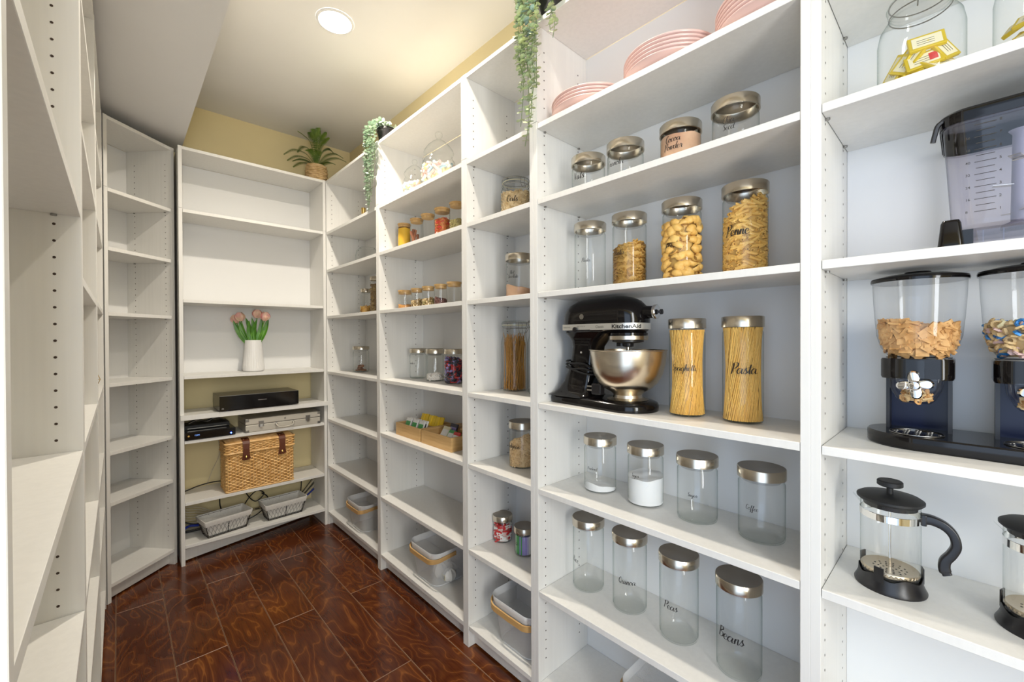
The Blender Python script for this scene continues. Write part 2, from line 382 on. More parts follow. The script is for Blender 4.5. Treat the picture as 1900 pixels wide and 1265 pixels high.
for o in bk.children:
    if o.name.startswith('bottom_shelf'): o.location.z = .024
    if o.name.startswith('plinth'): o.location = (.004, .02, 0); o.rotation_euler.z = .245
MB().box(.0, .8, -.0225, -.0008, .826, .854).build('shelf_front', WHITE, bk)

# ------------------------------------------------------------------ lettering
G = {
'a': ([[(.8,.85),(.45,1),(.1,.7),(.05,.3),(.3,0),(.6,.25),(.82,.9),(.78,.3),(.95,0),(1.2,.2)]], 1.1),
'b': ([[(0,.2),(.3,1.2),(.35,1.9),(.15,1.9),(.12,1),(.15,.1),(.45,0),(.7,.35),(.6,.75),(.35,.7)]], .85),
'c': ([[(.7,.75),(.5,1),(.15,.8),(.05,.35),(.3,0),(.6,.05),(.85,.3)]], .8),
'd': ([[(.75,.8),(.45,1),(.1,.7),(.05,.3),(.3,0),(.6,.2),(.95,2),(.8,.8),(.8,.2),(.95,0),(1.2,.2)]], 1.1),
'e': ([[(.05,.35),(.5,.55),(.6,.85),(.35,1),(.1,.7),(.1,.25),(.35,0),(.65,.05),(.85,.3)]], .8),
'f': ([[(0,.1),(.4,1),(.6,1.9),(.4,2),(.3,1.2),(.25,0),(.2,-.9),(.4,-.8),(.4,0),(.75,.2)]], .7),
'g': ([[(.8,.85),(.45,1),(.1,.7),(.05,.3),(.3,0),(.6,.2),(.82,.9),(.75,-.4),(.5,-1),(.2,-.7),(.6,-.1),(1.1,.2)]], 1.05),
'h': ([[(0,.2),(.35,1.3),(.4,1.95),(.2,1.9),(.15,1),(.12,0)],[(.12,.3),(.35,.9),(.6,.95),(.6,.4),(.7,0),(.95,.2)]], .9),
'i': ([[(0,.2),(.2,1),(.18,.3),(.3,0),(.55,.2)],[(.24,1.42),(.27,1.58)]], .5),
'k': ([[(0,.2),(.35,1.3),(.4,1.95),(.2,1.9),(.15,1),(.12,0)],[(.15,.5),(.5,1),(.55,.75),(.2,.5),(.6,.05),(.9,.2)]], .85),
'l': ([[(0,.2),(.35,1.2),(.4,1.95),(.2,1.9),(.15,.8),(.25,0),(.5,.2)]], .5),
'm': ([[(0,.3),(.15,1),(.15,0)],[(.15,.4),(.4,.95),(.55,.9),(.55,0)],[(.55,.4),(.8,.95),(.97,.9),(.97,.3),(1.1,0),(1.3,.2)]], 1.25),
'n': ([[(0,.3),(.15,1),(.15,0)],[(.15,.4),(.4,.95),(.6,.9),(.6,.3),(.72,0),(.95,.2)]], .9),
'o': ([[(.45,1),(.1,.75),(.08,.25),(.4,0),(.72,.3),(.7,.8),(.45,1),(.6,.75),(.95,.75)]], .9),
'p': ([[(0,.3),(.2,1),(.15,0),(.08,-1)],[(.15,.5),(.4,1),(.7,.8),(.65,.25),(.4,0),(.2,.15)],[(.5,.02),(.95,.25)]], .9),
'r': ([[(0,.2),(.2,1.1),(.3,.85),(.55,.9),(.5,.4),(.6,0),(.8,.2)]], .75),
's': ([[(0,.2),(.35,1.1),(.35,.75),(.6,.3),(.35,0),(.1,.1)],[(.35,0),(.8,.25)]], .7),
't': ([[(0,.2),(.3,1),(.38,1.7),(.28,.8),(.3,.1),(.45,0),(.7,.2)],[(-.02,1.15),(.68,1.28)]], .6),
'u': ([[(0,.4),(.12,1),(.1,.3),(.3,0),(.55,.25),(.65,1),(.62,.3),(.75,0),(1,.2)]], .95),
'w': ([[(0,.5),(.12,1),(.12,.2),(.3,0),(.5,.5),(.55,1),(.55,.2),(.75,0),(1,.5),(1,1),(1.2,.85)]], 1.15),
'P': ([[(.3,1.9),(.2,.8),(.05,-.1)],[(0,1.5),(.3,2),(.9,2),(1,1.5),(.6,1),(.25,1)]], 1.0),
'N': ([[(0,-.1),(.12,.9),(.22,1.9)],[(.22,1.9),(.5,.9),(.72,.05)],[(.72,.05),(.85,1.1),(1.0,2.05)]], 1.15),
'G': ([[(.9,1.7),(.6,2),(.15,1.5),(.05,.5),(.4,0),(.85,.3),(.85,.9),(.5,.9)]], 1.05),
'C': ([[(.85,1.6),(.7,2),(.25,1.7),(.05,.8),(.25,.1),(.6,0),(.95,.35)]], .95),
'S': ([[(.9,1.7),(.6,2),(.25,1.6),(.5,1.1),(.75,.6),(.5,0),(.1,.2)]], .95),
'H': ([[(.15,2),(.1,0)],[(.85,2.05),(.75,0)],[(0,1),(.95,1.1)]], 1.1),
'O': ([[(.5,2),(.1,1.4),(.1,.5),(.5,0),(.95,.6),(.9,1.5),(.5,2)]], 1.05),
'Q': ([[(.5,2),(.1,1.4),(.1,.5),(.5,0),(.95,.6),(.9,1.5),(.5,2)],[(.45,.5),(.8,0),(1.1,0)]], 1.1),
'B': ([[(.2,2),(.1,0)],[(0,1.8),(.5,2.05),(.8,1.6),(.3,1.1),(.85,.8),(.8,.2),(.3,0),(.05,.15)]], 1.0),
'R': ([[(.2,2),(.1,0)],[(0,1.7),(.5,2.05),(.85,1.6),(.3,1),(.6,.4),(.95,0)]], 1.0),
' ': ([], .6)}
def lettering(words, width, fn, bold=.17):
    """calligraphic ribbons for a list of lines; fn maps (u, v) in metres, v up, to a point"""
    b = MB(); wmax = max(sum(G[c][1] for c in w) for w in words); sc = width/wmax
    for li, w in enumerate(words):
        x = -sum(G[c][1] for c in w)*.5; y0 = -.5-(li-(len(words)-1)/2)*2.3
        for ch in w:
            for st in G[ch][0]:
                pts = spline([(px, py, 0) for px, py in st], 5); vs = []
                for i, p in enumerate(pts):
                    a = pts[max(i-1, 0)]; c = pts[min(i+1, len(pts)-1)]; d = (c-a)
                    d = d.normalized() if d.length else Vector((1, 0, 0)); nn = Vector((-d.y, d.x, 0))
                    wd = bold*(.30+.85*max(0, -d.y)+.25*abs(d.y)); 
                    for sg in (-.5, .5):
                        q = p+nn*wd*sg; vs.append(fn((q.x+.18*q.y+x)*sc, (q.y+y0)*sc))
                b.add(vs, [(2*i, 2*i+1, 2*i+3, 2*i+2) for i in range(len(pts)-1)])
            x += G[ch][1]
    return b
def on_cyl(R, th, z): return lambda u, v: Vector((R*cos(th+u/R), R*sin(th+u/R), z+v))

# ------------------------------------------------------------------ jars
S1, S2, S3, S4, S5, S6, S7 = [s+TH for s in SH]+[BOT+TH]
def steel_jar(label, loc, H, r=.056, group='steel lidded glass canisters', text=None, th=pi, tz=.1, tw=.05, glass=GLASSG, lid_h=.028, seal=True, bold=.17):
    t = thing('glass_jar', label, 'jar', loc, 0, group); R = r-.0025; zt = H-lid_h
    MB().lathe([(.0001, .004), (R-.012, .004), (R-.003, .007), (R, .014), (R, zt-.012), (R-.004, zt-.004), (R-.005, zt+.004)], 48).build('glass_body', glass, t, True)
    MB().lathe([(.0001, .0006), (R-.008, .0006), (R-.002, .003), (R, .008)], 48).build('glass_base', glass, t, True)
    ld = MB().lathe([(r-.004, zt+.002), (r, zt+.002), (r, H-.002), (r-.0015, H), ], 56).build('lid', STEEL, t, True)
    MB().lathe([(r-.0015, H), (r-.004, H-.0008), (.0001, H-.0008)], 56).build('lid_top', STEELT, ld, True)
    if seal:
        MB().lathe([(r-.005, zt+.001), (R-.008, zt), (R-.010, zt-.008), (.0001, zt-.008)], 40).build('stopper', CLEARP, t, True)
    if text: lettering(text, tw, on_cyl(R+.0004, th, tz), bold).build('script_lettering', INK, t)
    return t
def bamboo_jar(label, loc, r, H, group):
    t = thing('spice_jar', label, 'jar', loc, 0, group)
    MB().lathe([(.0001, .003), (r-.004, .003), (r, .008), (r, H-.010)], 36).build('glass_body', GLASS, t, True)
    MB().lathe([(.0001, .0005), (r-.002, .0005), (r, .006)], 36).build('glass_base', GLASS, t, True)
    MB().lathe([(.0001, H-.020), (r-.003, H-.020), (r-.003, H-.009), (r+.001, H-.008), (r+.001, H-.001), (r-.001, H), (.0001, H)], 36).build('bamboo_lid', BAMBOOL, t, True)
    return t
def clamp_jar(label, loc, r, H, text=None, th=pi, tz=.08, tw=.05, clampdir=-pi/2, neck=None):
    t = thing('clamp_jar', label, 'jar', loc, 0); nr = neck or r*.82; zs = H*.76 if neck else H-.045
    MB().lathe([(.0001, .003), (r-.008, .003), (r, .012), (r, zs-.02), (r-.002, zs-.008), (nr, zs+.008), (nr, H-.026), (nr+.004, H-.024), (nr+.004, H-.018)], 44).build('glass_body', GLASSG, t, True)
    MB().lathe([(nr+.004, H-.017), (nr+.005, H-.012), (nr+.003, H-.004), (nr-.006, H), (.0001, H-.001)], 44).build('glass_lid', GLASSG, t, True)
    MB().tube([(nr*1.04*cos(a), nr*1.04*sin(a), H-.0175) for a in [2*pi*i/36 for i in range(36)]], .0014, 6, closed=True).build('rubber_seal', PAPER, t, True)
    w = MB()
    for z in (H-.030, H-.008): w.tube([((nr+.0052)*cos(a), (nr+.0052)*sin(a), z) for a in [2*pi*i/36 for i in range(36)]], .0011, 5, closed=True)
    for s in (0, 1):
        M = Matrix.Rotation(clampdir+s*pi, 4, 'Z')
        for y in (-.008, .008):
            w.tube([M @ Vector(p) for p in ((nr+.006, y, H-.008), (nr+.012, y, H-.016), (nr+.008, y, H-.030), (nr+.020, y, H-.052 if s == 0 else H-.034))], .0011, 5)
        w.tube([M @ Vector(p) for p in ((nr+.020, -.008, H-.052 if s == 0 else H-.034), (nr+.020, .008, H-.052 if s == 0 else H-.034))], .0011, 5)
    w.build('wire_clamp', GREYM, t, True)
    if text: lettering(text, tw, on_cyl(r+.0004, th, tz)).build('script_lettering', INK, t)
    return t

# piece prototypes (verts, faces)
def P_tube(l, r, n=6, hole=.6, cut=.5):
    b = MB(); lo = [Vector((r*cos(2*pi*j/n), r*sin(2*pi*j/n), -l/2+cut*r*cos(2*pi*j/n))) for j in range(n)]
    hi = [Vector((p.x, p.y, l/2+cut*p.x)) for p in lo]; hi2 = [Vector((p.x*hole, p.y*hole, p.z-.0005)) for p in hi]; hi3 = [p-Vector((0, 0, .004)) for p in hi2]
    lo2 = [Vector((p.x*hole, p.y*hole, p.z+.0005)) for p in lo]
    b.loft([lo2, lo, hi, hi2, hi3], (False, False)); return b.v, b.f
def P_blob(r, k=(1, 1, 1), n=6, jit=.15, rnd=random):
    b = MB(); b.lathe([(.001*r, -r), (r*.75, -r*.62), (r, 0), (r*.75, r*.62), (.001*r, r)], n)
    v = [tuple(q*kk*(1+rnd.uniform(-jit, jit)) for q, kk in zip(p, k)) for p in b.v]; return v, b.f
def P_box(a, b_, c): b = MB().box(-a/2, a/2, -b_/2, b_/2, -c/2, c/2); return b.v, b.f
def P_spiral(l, r, turns=2.5, n=11):
    b = MB(); A = []; 
    for i in range(n):
        a = 2*pi*turns*i/(n-1); z = -l/2+l*i/(n-1)
        A += [(r*cos(a), r*sin(a), z), (-r*cos(a), -r*sin(a), z)]
    b.add(A, [(2*i, 2*i+1, 2*i+3, 2*i+2) for i in range(n-1)]); 
    A2 = [(q[1]*1.0, -q[0]*1.0, q[2]) for q in A]; b.add(A2, [(2*i, 2*i+1, 2*i+3, 2*i+2) for i in range(n-1)]); return b.v, b.f
def P_shell(l, r, n=7):
    b = MB(); L = []
    for i in range(5):
        t = i/4; w = r*(.35+1.0*math.sin(pi*min(t*.75+.12, 1)))
        L.append([Vector((w*cos(a), w*sin(a)*.8+.004*math.sin(pi*t), -l/2+l*t)) for a in [radians(-20+215*j/(n-1)) for j in range(n)]])
    b.loft(L, (False, False), closed=False); return b.v, b.f
def P_ring(R, r, n=8, m=4):
    b = MB(); b.tube([(R*cos(2*pi*j/n), R*sin(2*pi*j/n), 0) for j in range(n)], r, m, closed=True); return b.v, b.f
def P_flake(a, bend=.15):
    b = MB(); n = 3; V = []
    for s in (-1, 1):
        for i in range(n):
            for j in range(n): V.append(((i-1)*a/2, (j-1)*a/2, s*a*.09+bend*a*(abs(i-1)-.5)*(1 if j != 1 else .4)))
    F = []
    for i in range(n-1):
        for j in range(n-1):
            q = (i*n+j, (i+1)*n+j, (i+1)*n+j+1, i*n+j+1); F += [tuple(reversed(q)), tuple(k+9 for k in q)]
    per = [0, 3, 6, 7, 8, 5, 2, 1]
    F += [(per[k], per[(k+1) % 8], per[(k+1) % 8]+9, per[k]+9) for k in range(8)]
    b.add(V, F); return b.v, b.f
def top_fn(h, sl, az, r, bump=.004):
    ph = random.random()*6
    return lambda x, y: h+sl*(x*cos(az)+y*sin(az))/r+bump*sin(x*90+ph)*cos(y*80+ph)
def fill(name, label, mats, loc, r, h, protos, n, size, slope=0, az=0, orient='any', core=0, prof=None, group=None):
    """loose contents of a jar: a solid core with real pieces packed against the glass and on the top"""
    b = MB(); tf = top_fn(h, slope, az, r); R = lambda z: (prof(z) if prof else r)
    ins = size*.55
    if core is not None:
        N = 20; loops = []
        rc = lambda z: max(R(z)-ins*1.2, .003)
        for fr_ in (0, .25, .5, .75, 1):
            l = []
            for j in range(N):
                a = 2*pi*j/N; z = .006
                for _ in range(2): zt = tf(rc(z)*cos(a), rc(z)*sin(a))-ins; z = .006+(max(zt, .008)-.006)*fr_
                l.append(Vector((rc(z)*cos(a), rc(z)*sin(a), z)))
            loops.append(l)
        loops.append([Vector((p.x*.5, p.y*.5, max(tf(p.x*.5, p.y*.5)-ins, .008))) for p in loops[-1]])
        b.loft(loops, (True, True), mi=core)
    for i in range(n):
        a = (i*2.39996+random.uniform(-.2, .2)) % (2*pi)
        if i % 3 == 0:
            q = (R(h)-ins)*math.sqrt(random.random()); x, y = q*cos(a), q*sin(a); z = tf(x, y)-ins*.4
        else:
            z = random.uniform(.004+ins*.6, 1); zt = 1
            z = .004+ins*.6+((i*.7548777+random.uniform(-.02, .02)) % 1)*(max(tf((R(.01)-ins)*cos(a), (R(.01)-ins)*sin(a)), .01)-ins*.8-.004)
            q = R(z)-ins*.75; x, y = q*cos(a), q*sin(a)
        if orient == 'wall':   # long axis lies along the wall
            M = T(x, y, z) @ rotm('Z', a) @ rotm('X', random.choice((1, -1))*random.uniform(.9, 1.7)) @ rotm('Z', random.uniform(0, 6))
        elif orient == 'mix': M = (T(x, y, z) @ rotm('Z', a) @ rotm('X', random.choice((1, -1))*random.uniform(.9, 1.7)) if random.random() < .62 else T(x-.0115*cos(a), y-.0115*sin(a), z) @ rotm('Z', a) @ rotm('Y', random.uniform(1.2, 1.8))) @ rotm('Z', random.uniform(0, 6))
        elif orient == 'flat': M = T(x, y, z) @ rotm('Z', a) @ rotm('Y', pi/2+random.uniform(-.4, .4)) @ rotm('Z', random.uniform(0, 6)) if i % 3 else T(x, y, z) @ rotm('Z', a) @ rotm('X', random.uniform(-.5, .5))
        else: M = T(x, y, z) @ Matrix.Rotation(random.uniform(0, 6.28), 4, Vector((random.random()-.5, random.random()-.5, random.random()-.5+.01)).normalized())
        b.place(random.choice(protos), M, (random.randrange(core if core and core == len(mats)-1 else len(mats)) if isinstance(mats, list) else 0))
    o = b.build(name, mats, None, True, loc); tag(o, label, 'food', group, 'stuff'); return o
def powder(name, label, m, loc, r, h, slope=.004, az=0, bump=.003, cat='food'):
    b = MB(); tf = top_fn(h, slope, az, r, bump); N = 32; loops = []
    for k in (0, .5): loops.append([Vector((r*cos(2*pi*j/N), r*sin(2*pi*j/N), .006 if not k else max(.008, tf(r*cos(2*pi*j/N), r*sin(2*pi*j/N))))) for j in range(N)])
    for q in (.8, .55, .3, .08): loops.append([Vector((r*q*cos(2*pi*j/N), r*q*sin(2*pi*j/N), max(.008, tf(r*q*cos(2*pi*j/N), r*q*sin(2*pi*j/N))))) for j in range(N)])
    b.loft(loops); o = b.build(name, m, None, True, loc); return tag(o, label, cat, None, 'stuff')
def strands(name, label, m, loc, r, h, n=150, twist=1.25, z0=.007, uneven=.0):
    b = MB()
    N = 28; lp = []
    for k in range(9):
        t = k/8; a0 = twist*(t-.5); q = r*.93*math.sqrt(cos(twist/2)**2+(sin(twist/2)*(2*t-1))**2)
        lp.append([Vector((q*cos(2*pi*j/N), q*sin(2*pi*j/N), z0+(h-.004)*t)) for j in range(N)])
    if uneven < .01: b.loft(lp)
    for i in range(n):
        th = 2*pi*i/n*1.0+random.uniform(-.04, .04); q = r*random.uniform(.955, 1.0) if i % 6 else r*random.uniform(.2, .95)
        tw = (twist if i % 5 else -twist)*random.uniform(.85, 1.1); hh = h-random.random()*uneven
        if uneven > .01: q = r*math.sqrt(random.random()); tw = random.uniform(-2.2, 2.2)
        p0 = Vector((q*cos(th-tw/2), q*sin(th-tw/2), z0)); p1 = Vector((q*cos(th+tw/2), q*sin(th+tw/2), z0+hh))
        b.tube([p0, p1], .0011, 4)
    o = b.build(name, m, None, False, loc); return tag(o, label, 'food', None, 'stuff')

# --- mixer bookcase, shelf of four short jars
R5 = .0515
steel_jar('short empty glass jar lettered Nuts with a steel lid', (1.163, .869, S2), .128, .057, text=['Nuts'], th=3.13, tz=.052, tw=.042)
steel_jar('short empty glass jar lettered Granola with a steel lid', (1.163, .727, S2), .128, .057, text=['Granola'], th=3.05, tz=.054, tw=.060)
steel_jar('short glass jar of cocoa powder with black script and a steel lid', (1.186, .561, S2), .130, .057, text=['Cocoa', 'Powder'], th=-3.09, tz=.064, tw=.052)
steel_jar('short empty glass jar lettered Chia Seed with a steel lid', (1.173, .409, S2), .130, .057, text=['Chia', 'Seed'], th=-3.10, tz=.056, tw=.028)
powder('cocoa_powder', 'pinkish brown cocoa powder filling the short steel-lidded jar', COCOA, (1.186, .561, S2), .0538, .094, .003)
# --- four pasta jars
for x, y, tw, th, tz, wd, lb in ((1.22, .905, .030, -2.78, .107, 'Pasta', 'tall empty glass jar lettered Pasta with a steel lid, beside the spiral pasta jar'),
                             (1.226, .752, .042, 2.98, .113, 'Pasta', 'tall glass jar lettered Pasta, half full of spiral pasta'),
                             (1.219, .573, .050, 3.11, .108, 'Pasta', 'tall glass jar lettered Pasta, full of large shell pasta'),
                             (1.213, .399, .058, 3.09, .112, 'Penne', 'tall glass jar lettered Penne, full of penne pasta')):
    steel_jar(lb, (x, y, S3), .243, text=[wd], th=th, tz=tz, tw=tw)
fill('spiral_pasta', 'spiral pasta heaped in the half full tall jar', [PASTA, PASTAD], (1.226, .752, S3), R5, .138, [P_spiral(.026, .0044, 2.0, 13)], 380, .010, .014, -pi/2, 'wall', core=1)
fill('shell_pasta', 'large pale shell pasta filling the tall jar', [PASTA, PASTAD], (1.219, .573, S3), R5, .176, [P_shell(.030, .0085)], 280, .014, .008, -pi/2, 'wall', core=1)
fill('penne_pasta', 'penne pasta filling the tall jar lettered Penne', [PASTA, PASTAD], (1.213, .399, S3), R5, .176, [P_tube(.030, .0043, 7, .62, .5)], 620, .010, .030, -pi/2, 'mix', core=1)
# --- spaghetti jars
steel_jar('tall slim glass jar lettered Spaghetti with a steel lid, beside the mixer bowl', (1.200, .549, S4), .277, .051, text=['Spaghetti'], th=-2.91, tz=.135, tw=.068, lid_h=.030, glass=GLASSG)
steel_jar('tall slim glass jar lettered Pasta full of straight spaghetti with a steel lid', (1.211, .404, S4), .278, .051, text=['Pasta'], th=-2.76, tz=.137, tw=.062, lid_h=.030, glass=GLASSG)
strands('spaghetti_bundle', 'bundle of spaghetti in the slim jar beside the mixer bowl', SPAG, (1.200, .549, S4), .0465, .238, 230)
strands('spaghetti_bundle', 'bundle of spaghetti in the slim jar lettered Pasta', SPAG, (1.211, .404, S4), .0465, .242, 230, 1.1)
# --- medium jars
steel_jar('medium glass jar lettered Powdered with a little white powder at the bottom', (1.209, .857, S5), .183, text=['Powdered'], th=-3.05, tz=.079, tw=.036)
steel_jar('medium glass jar lettered Sugar, half full of white sugar', (1.214, .689, S5), .183, text=['Sugar'], th=3.04, tz=.092, tw=.026)
steel_jar('medium empty glass jar lettered Sugar with a steel lid', (1.211, .525, S5), .183, text=['Sugar'], th=-2.97, tz=.080, tw=.026)
steel_jar('medium empty glass jar lettered Coffee with a steel lid', (1.216, .361, S5), .184, text=['Coffee'], th=3.02, tz=.086, tw=.030)
powder('white_powder', 'thin layer of white powdered sugar in the medium jar', SUGAR, (1.209, .857, S5), .0525, .018, .012, pi)
powder('white_sugar', 'white sugar filling the lower half of the medium jar', SUGAR, (1.214, .689, S5), .0528, .086, .006, 0)
# --- tall jars, lower shelf
steel_jar('tall empty glass jar lettered Rice, leftmost on the lower shelf', (1.208, .907, S6), .243, text=['Rice'], th=2.83, tz=.10, tw=.030)
steel_jar('tall empty glass jar lettered Quinoa with a steel lid', (1.212, .745, S6), .243, text=['Quinoa'], th=-2.76, tz=.102, tw=.054)
steel_jar('tall empty glass jar lettered Peas with a steel lid', (1.199, .574, S6), .243, text=['Peas'], th=3.14, tz=.102, tw=.040)
steel_jar('tall empty glass jar lettered Beans with a steel lid', (1.188, .406, S6), .247, text=['Beans'], th=3.08, tz=.104, tw=.064)
# --- narrow bookcase
clamp_jar('clamp-lid glass jar of rolled oats lettered Oats', (1.2, 1.2635, S2), .062, .175, ['Oats'], -2.58, .075, .045, clampdir=-pi/2-.3, neck=.052)
fill('rolled_oats', 'rolled oats filling the clamp-lid jar', OATS, (1.2, 1.2635, S2), .0595, .118, [P_flake(.009, .1)], 420, .006, .006, 0)
steel_jar('tall glass jar lettered Hot Chocolate with pinkish powder in the bottom', (1.2, 1.246, S3), .183, text=['Hot', 'Chocolate'], th=-2.88, tz=.095, tw=.052)
powder('hot_chocolate_powder', 'pinkish hot chocolate powder sloping in the bottom of the jar', COCOA, (1.2, 1.246, S3), .0528, .052, .010, 2)
clamp_jar('tall clamp-lid glass jar holding dark wholewheat spaghetti', (1.234, 1.310, S4), .056, .296, clampdir=-pi/2-.35, neck=.050)
clamp_jar('tall empty clamp-lid glass jar half hidden behind the bookcase panel', (1.222, 1.140, S4), .056, .296, clampdir=pi/2+.4, neck=.050)
strands('wholewheat_spaghetti', 'loose dark wholewheat spaghetti in the tall clamp-lid jar', WSPAG, (1.234, 1.310, S4), .049, .240, 150, 1.35, uneven=.05)
steel_jar('medium glass jar of chickpeas with a steel lid', (1.2, 1.2295, S5), .183, text=['Chickpeas'], th=3.05, tz=.085, tw=.07)
fill('dried_chickpeas', 'dried chickpeas filling the medium jar', CHICK, (1.2, 1.2295, S5), .0525, .112, [P_blob(.0043, n=7, jit=.05)], 560, .0075, .026, -pi/2)
steel_jar('small glass jar of red striped sweets with a steel lid', (1.212, 1.367, S6), .112, .043, lid_h=.024)
steel_jar('small glass jar of green and lilac sachets with a steel lid', (1.2, 1.22, S6), .113, .043, lid_h=.024, text=['a'], th=3.05, tz=.05, tw=.012)
fill('striped_sweets', 'red and white striped sweets in the small jar', [RED, WRAPW, PINK], (1.212, 1.367, S6), .039, .074, [P_tube(.028, .004, 6, .3, 0)], 90, .010, .006, 0, 'wall', core=2)
b = MB()
for i, (a, mi) in enumerate(((pi-.55, 2), (pi-.2, 0), (pi+.15, 0), (pi+.55, 1), (pi+.95, 1), (pi+1.5, 2), (pi-1.1, 2), (.5, 1), (-.6, 0))):
    b.box(-.0012, .0012, -.012, .012, .008, .080, mi, T(.033*cos(a), .033*sin(a), 0) @ rotm('Z', a))
tag(b.build('tea_sachets', [GREEN, PURPLE, WRAPW], None, False, (1.2, 1.22, S6)), 'green, lilac and white sachets standing in the small jar', 'sachet', None, 'stuff')
# --- spice bookcase
SPG = 'bamboo lidded spice jars'
up = [(1.15, 2.098, .0345, YPOW), (1.15, 1.967, .034, CINN), (1.15, 1.858, .034, None), (1.15, 1.727, .0375, CHILI), (1.15, 1.607, .034, SEED)]
ul = ['spice jar filled with bright yellow powder', 'spice jar holding cinnamon sticks', 'empty spice jar on the upper spice shelf', 'spice jar of red chilli flakes', 'spice jar of pale green seeds, next to the chilli flakes']
for (x, y, r, m), lb in zip(up, ul): bamboo_jar(lb+', bamboo lid', (x, y, S2), r, .150, SPG)
powder('turmeric_powder', 'bright yellow powder filling the first spice jar', YPOW, (1.15, 2.098, S2), .033, .124, .001)
for k, (dx, dy, tl) in enumerate(((-.014, .018, .03), (-.020, .004, .12), (-.016, -.012, -.18), (.006, .012, .06), (.008, -.012, -.08))):
    b = MB().tube([(0, 0, .004), (tl*.08, -tl*.11, .098-.008*k)], .0065, 8); 
    o = b.build('cinnamon_stick', CINN, None, True, (1.15+dx, 1.967+dy, S2)); tag(o, 'brown cinnamon stick standing in the second spice jar', 'spice', 'cinnamon sticks in the jar')
fill('chilli_flakes', 'red chilli flakes heaped in the fourth spice jar', [CHILI, RED, ORANGE], (1.15, 1.727, S2), .0355, .098, [P_flake(.007, .3)], 420, .006, .003)
fill('green_seeds', 'pale green seeds in the last upper spice jar', SEED, (1.15, 1.607, S2), .032, .072, [P_blob(.003, (1, 1, 1.5), 5)], 300, .005, .003)
lo = [(2.093, .038, 'low spice jar with orange powder'), (1.968, .031, 'low spice jar of mixed pale seeds, second on the lower spice shelf'), (1.857, .031, 'low spice jar of mixed seeds, middle of the lower spice shelf'), (1.744, .031, 'low spice jar of dark purple seeds'), (1.631, .034, 'almost empty low spice jar beside the bookcase panel')]
for y, r, lb in lo: bamboo_jar(lb+', bamboo lid', (1.15, y, S3), r, .106, SPG)
powder('orange_powder', 'orange spice powder in the bottom of the low jar', ORANGE, (1.15, 2.093, S3), .036, .028, .006, 1)
fill('mixed_seeds', 'mixed pale seeds in the second low spice jar', [NUTB, OATS], (1.15, 1.968, S3), .029, .044, [P_blob(.0045, (1, 1, 1.6), 5)], 150, .007, .004)
fill('mixed_seeds', 'mixed seeds in the middle low spice jar', [NUTB, OATS, SEED], (1.15, 1.857, S3), .029, .044, [P_blob(.0045, (1, 1, 1.6), 5)], 150, .007, .004)
fill('dark_seeds', 'dark purple seeds sloping in the low spice jar', CLOVE, (1.15, 1.744, S3), .029, .036, [P_blob(.004, (1, 1, 1.6), 5)], 140, .006, .010, pi/2)
powder('spice_dust', 'thin layer of dark spice in the last low jar', CLOVE, (1.15, 1.631, S3), .032, .009, .001)
# sweets jars on the fourth shelf
steel_jar('square-shouldered empty glass jar with small lettering, left of the marshmallow jar', (1.235, 2.105, S4), .168, .048, text=['Candies'], th=-3.0, tz=.085, tw=.042, lid_h=.026)
steel_jar('empty glass jar standing behind the front row of sweet jars', (1.272, 1.985, S4), .168, .046, lid_h=.026)
steel_jar('glass jar with a few white sweets at the bottom', (1.221, 1.910, S4), .169, .0476, lid_h=.026)
steel_jar('glass jar of red and dark wrapped sweets', (1.218, 1.732, S4), .171, .0476, lid_h=.026)
fill('white_sweets', 'small white sweets in the bottom of the jar', MARSH[0], (1.221, 1.910, S4), .043, .038, [P_blob(.006, n=6)], 90, .010, .004)
fill('wrapped_sweets', 'red and dark wrapped sweets filling the jar', [RED, DARKC, DARKC, PURPLE], (1.218, 1.732, S4), .043, .118, [P_blob(.0075, (1.3, .9, .9), 6), P_flake(.014, .4)], 260, .012, .014, pi/2)
# apothecary jars of marshmallows
def apothecary(label, loc, s):
    t = thing('apothecary_jar', label, 'jar', loc)
    k = lambda pr: [(r*s, z*s) for r, z in pr]
    MB().lathe(k([(.05, .001), (.052, .004), (.03, .012), (.028, .02), (.062, .034), (.080, .070), (.082, .105), (.074, .14), (.064, .155), (.062, .17), (.068, .178)]), 44).build('glass_bowl', GLASS, t, True)
    MB().lathe(k([(.068, .180), (.070, .184), (.066, .195), (.052, .215), (.03, .235), (.014, .245), (.009, .252), (.016, .262), (.018, .272), (.012, .282), (.0001, .285)]), 44).build('glass_lid', GLASS, t, True)
    return t
apothecary('smaller domed apothecary jar of pastel marshmallows, on the top shelf', (1.18, 2.035, S1), .82)
apothecary('larger domed apothecary jar of pastel marshmallows, on the top shelf', (1.19, 1.815, S1), 1.08)
def pf(s): return lambda z: s*(.03+.05*min(1, max(0, (z/s-.02)/.05))**.6)
fill('marshmallows', 'pastel marshmallows heaped in the smaller apothecary jar', MARSH, (1.18, 2.035, S1), .062, .096, [P_tube(.030, .008, 7, .0, 0)], 110, .018, .008, 0, 'any', core=0, prof=pf(.80))
fill('marshmallows', 'pastel marshmallows heaped in the larger apothecary jar', MARSH, (1.19, 1.815, S1), .082, .122, [P_tube(.032, .008, 7, .0, 0)], 170, .018, .018, -pi/2, 'any', core=0, prof=pf(1.05))
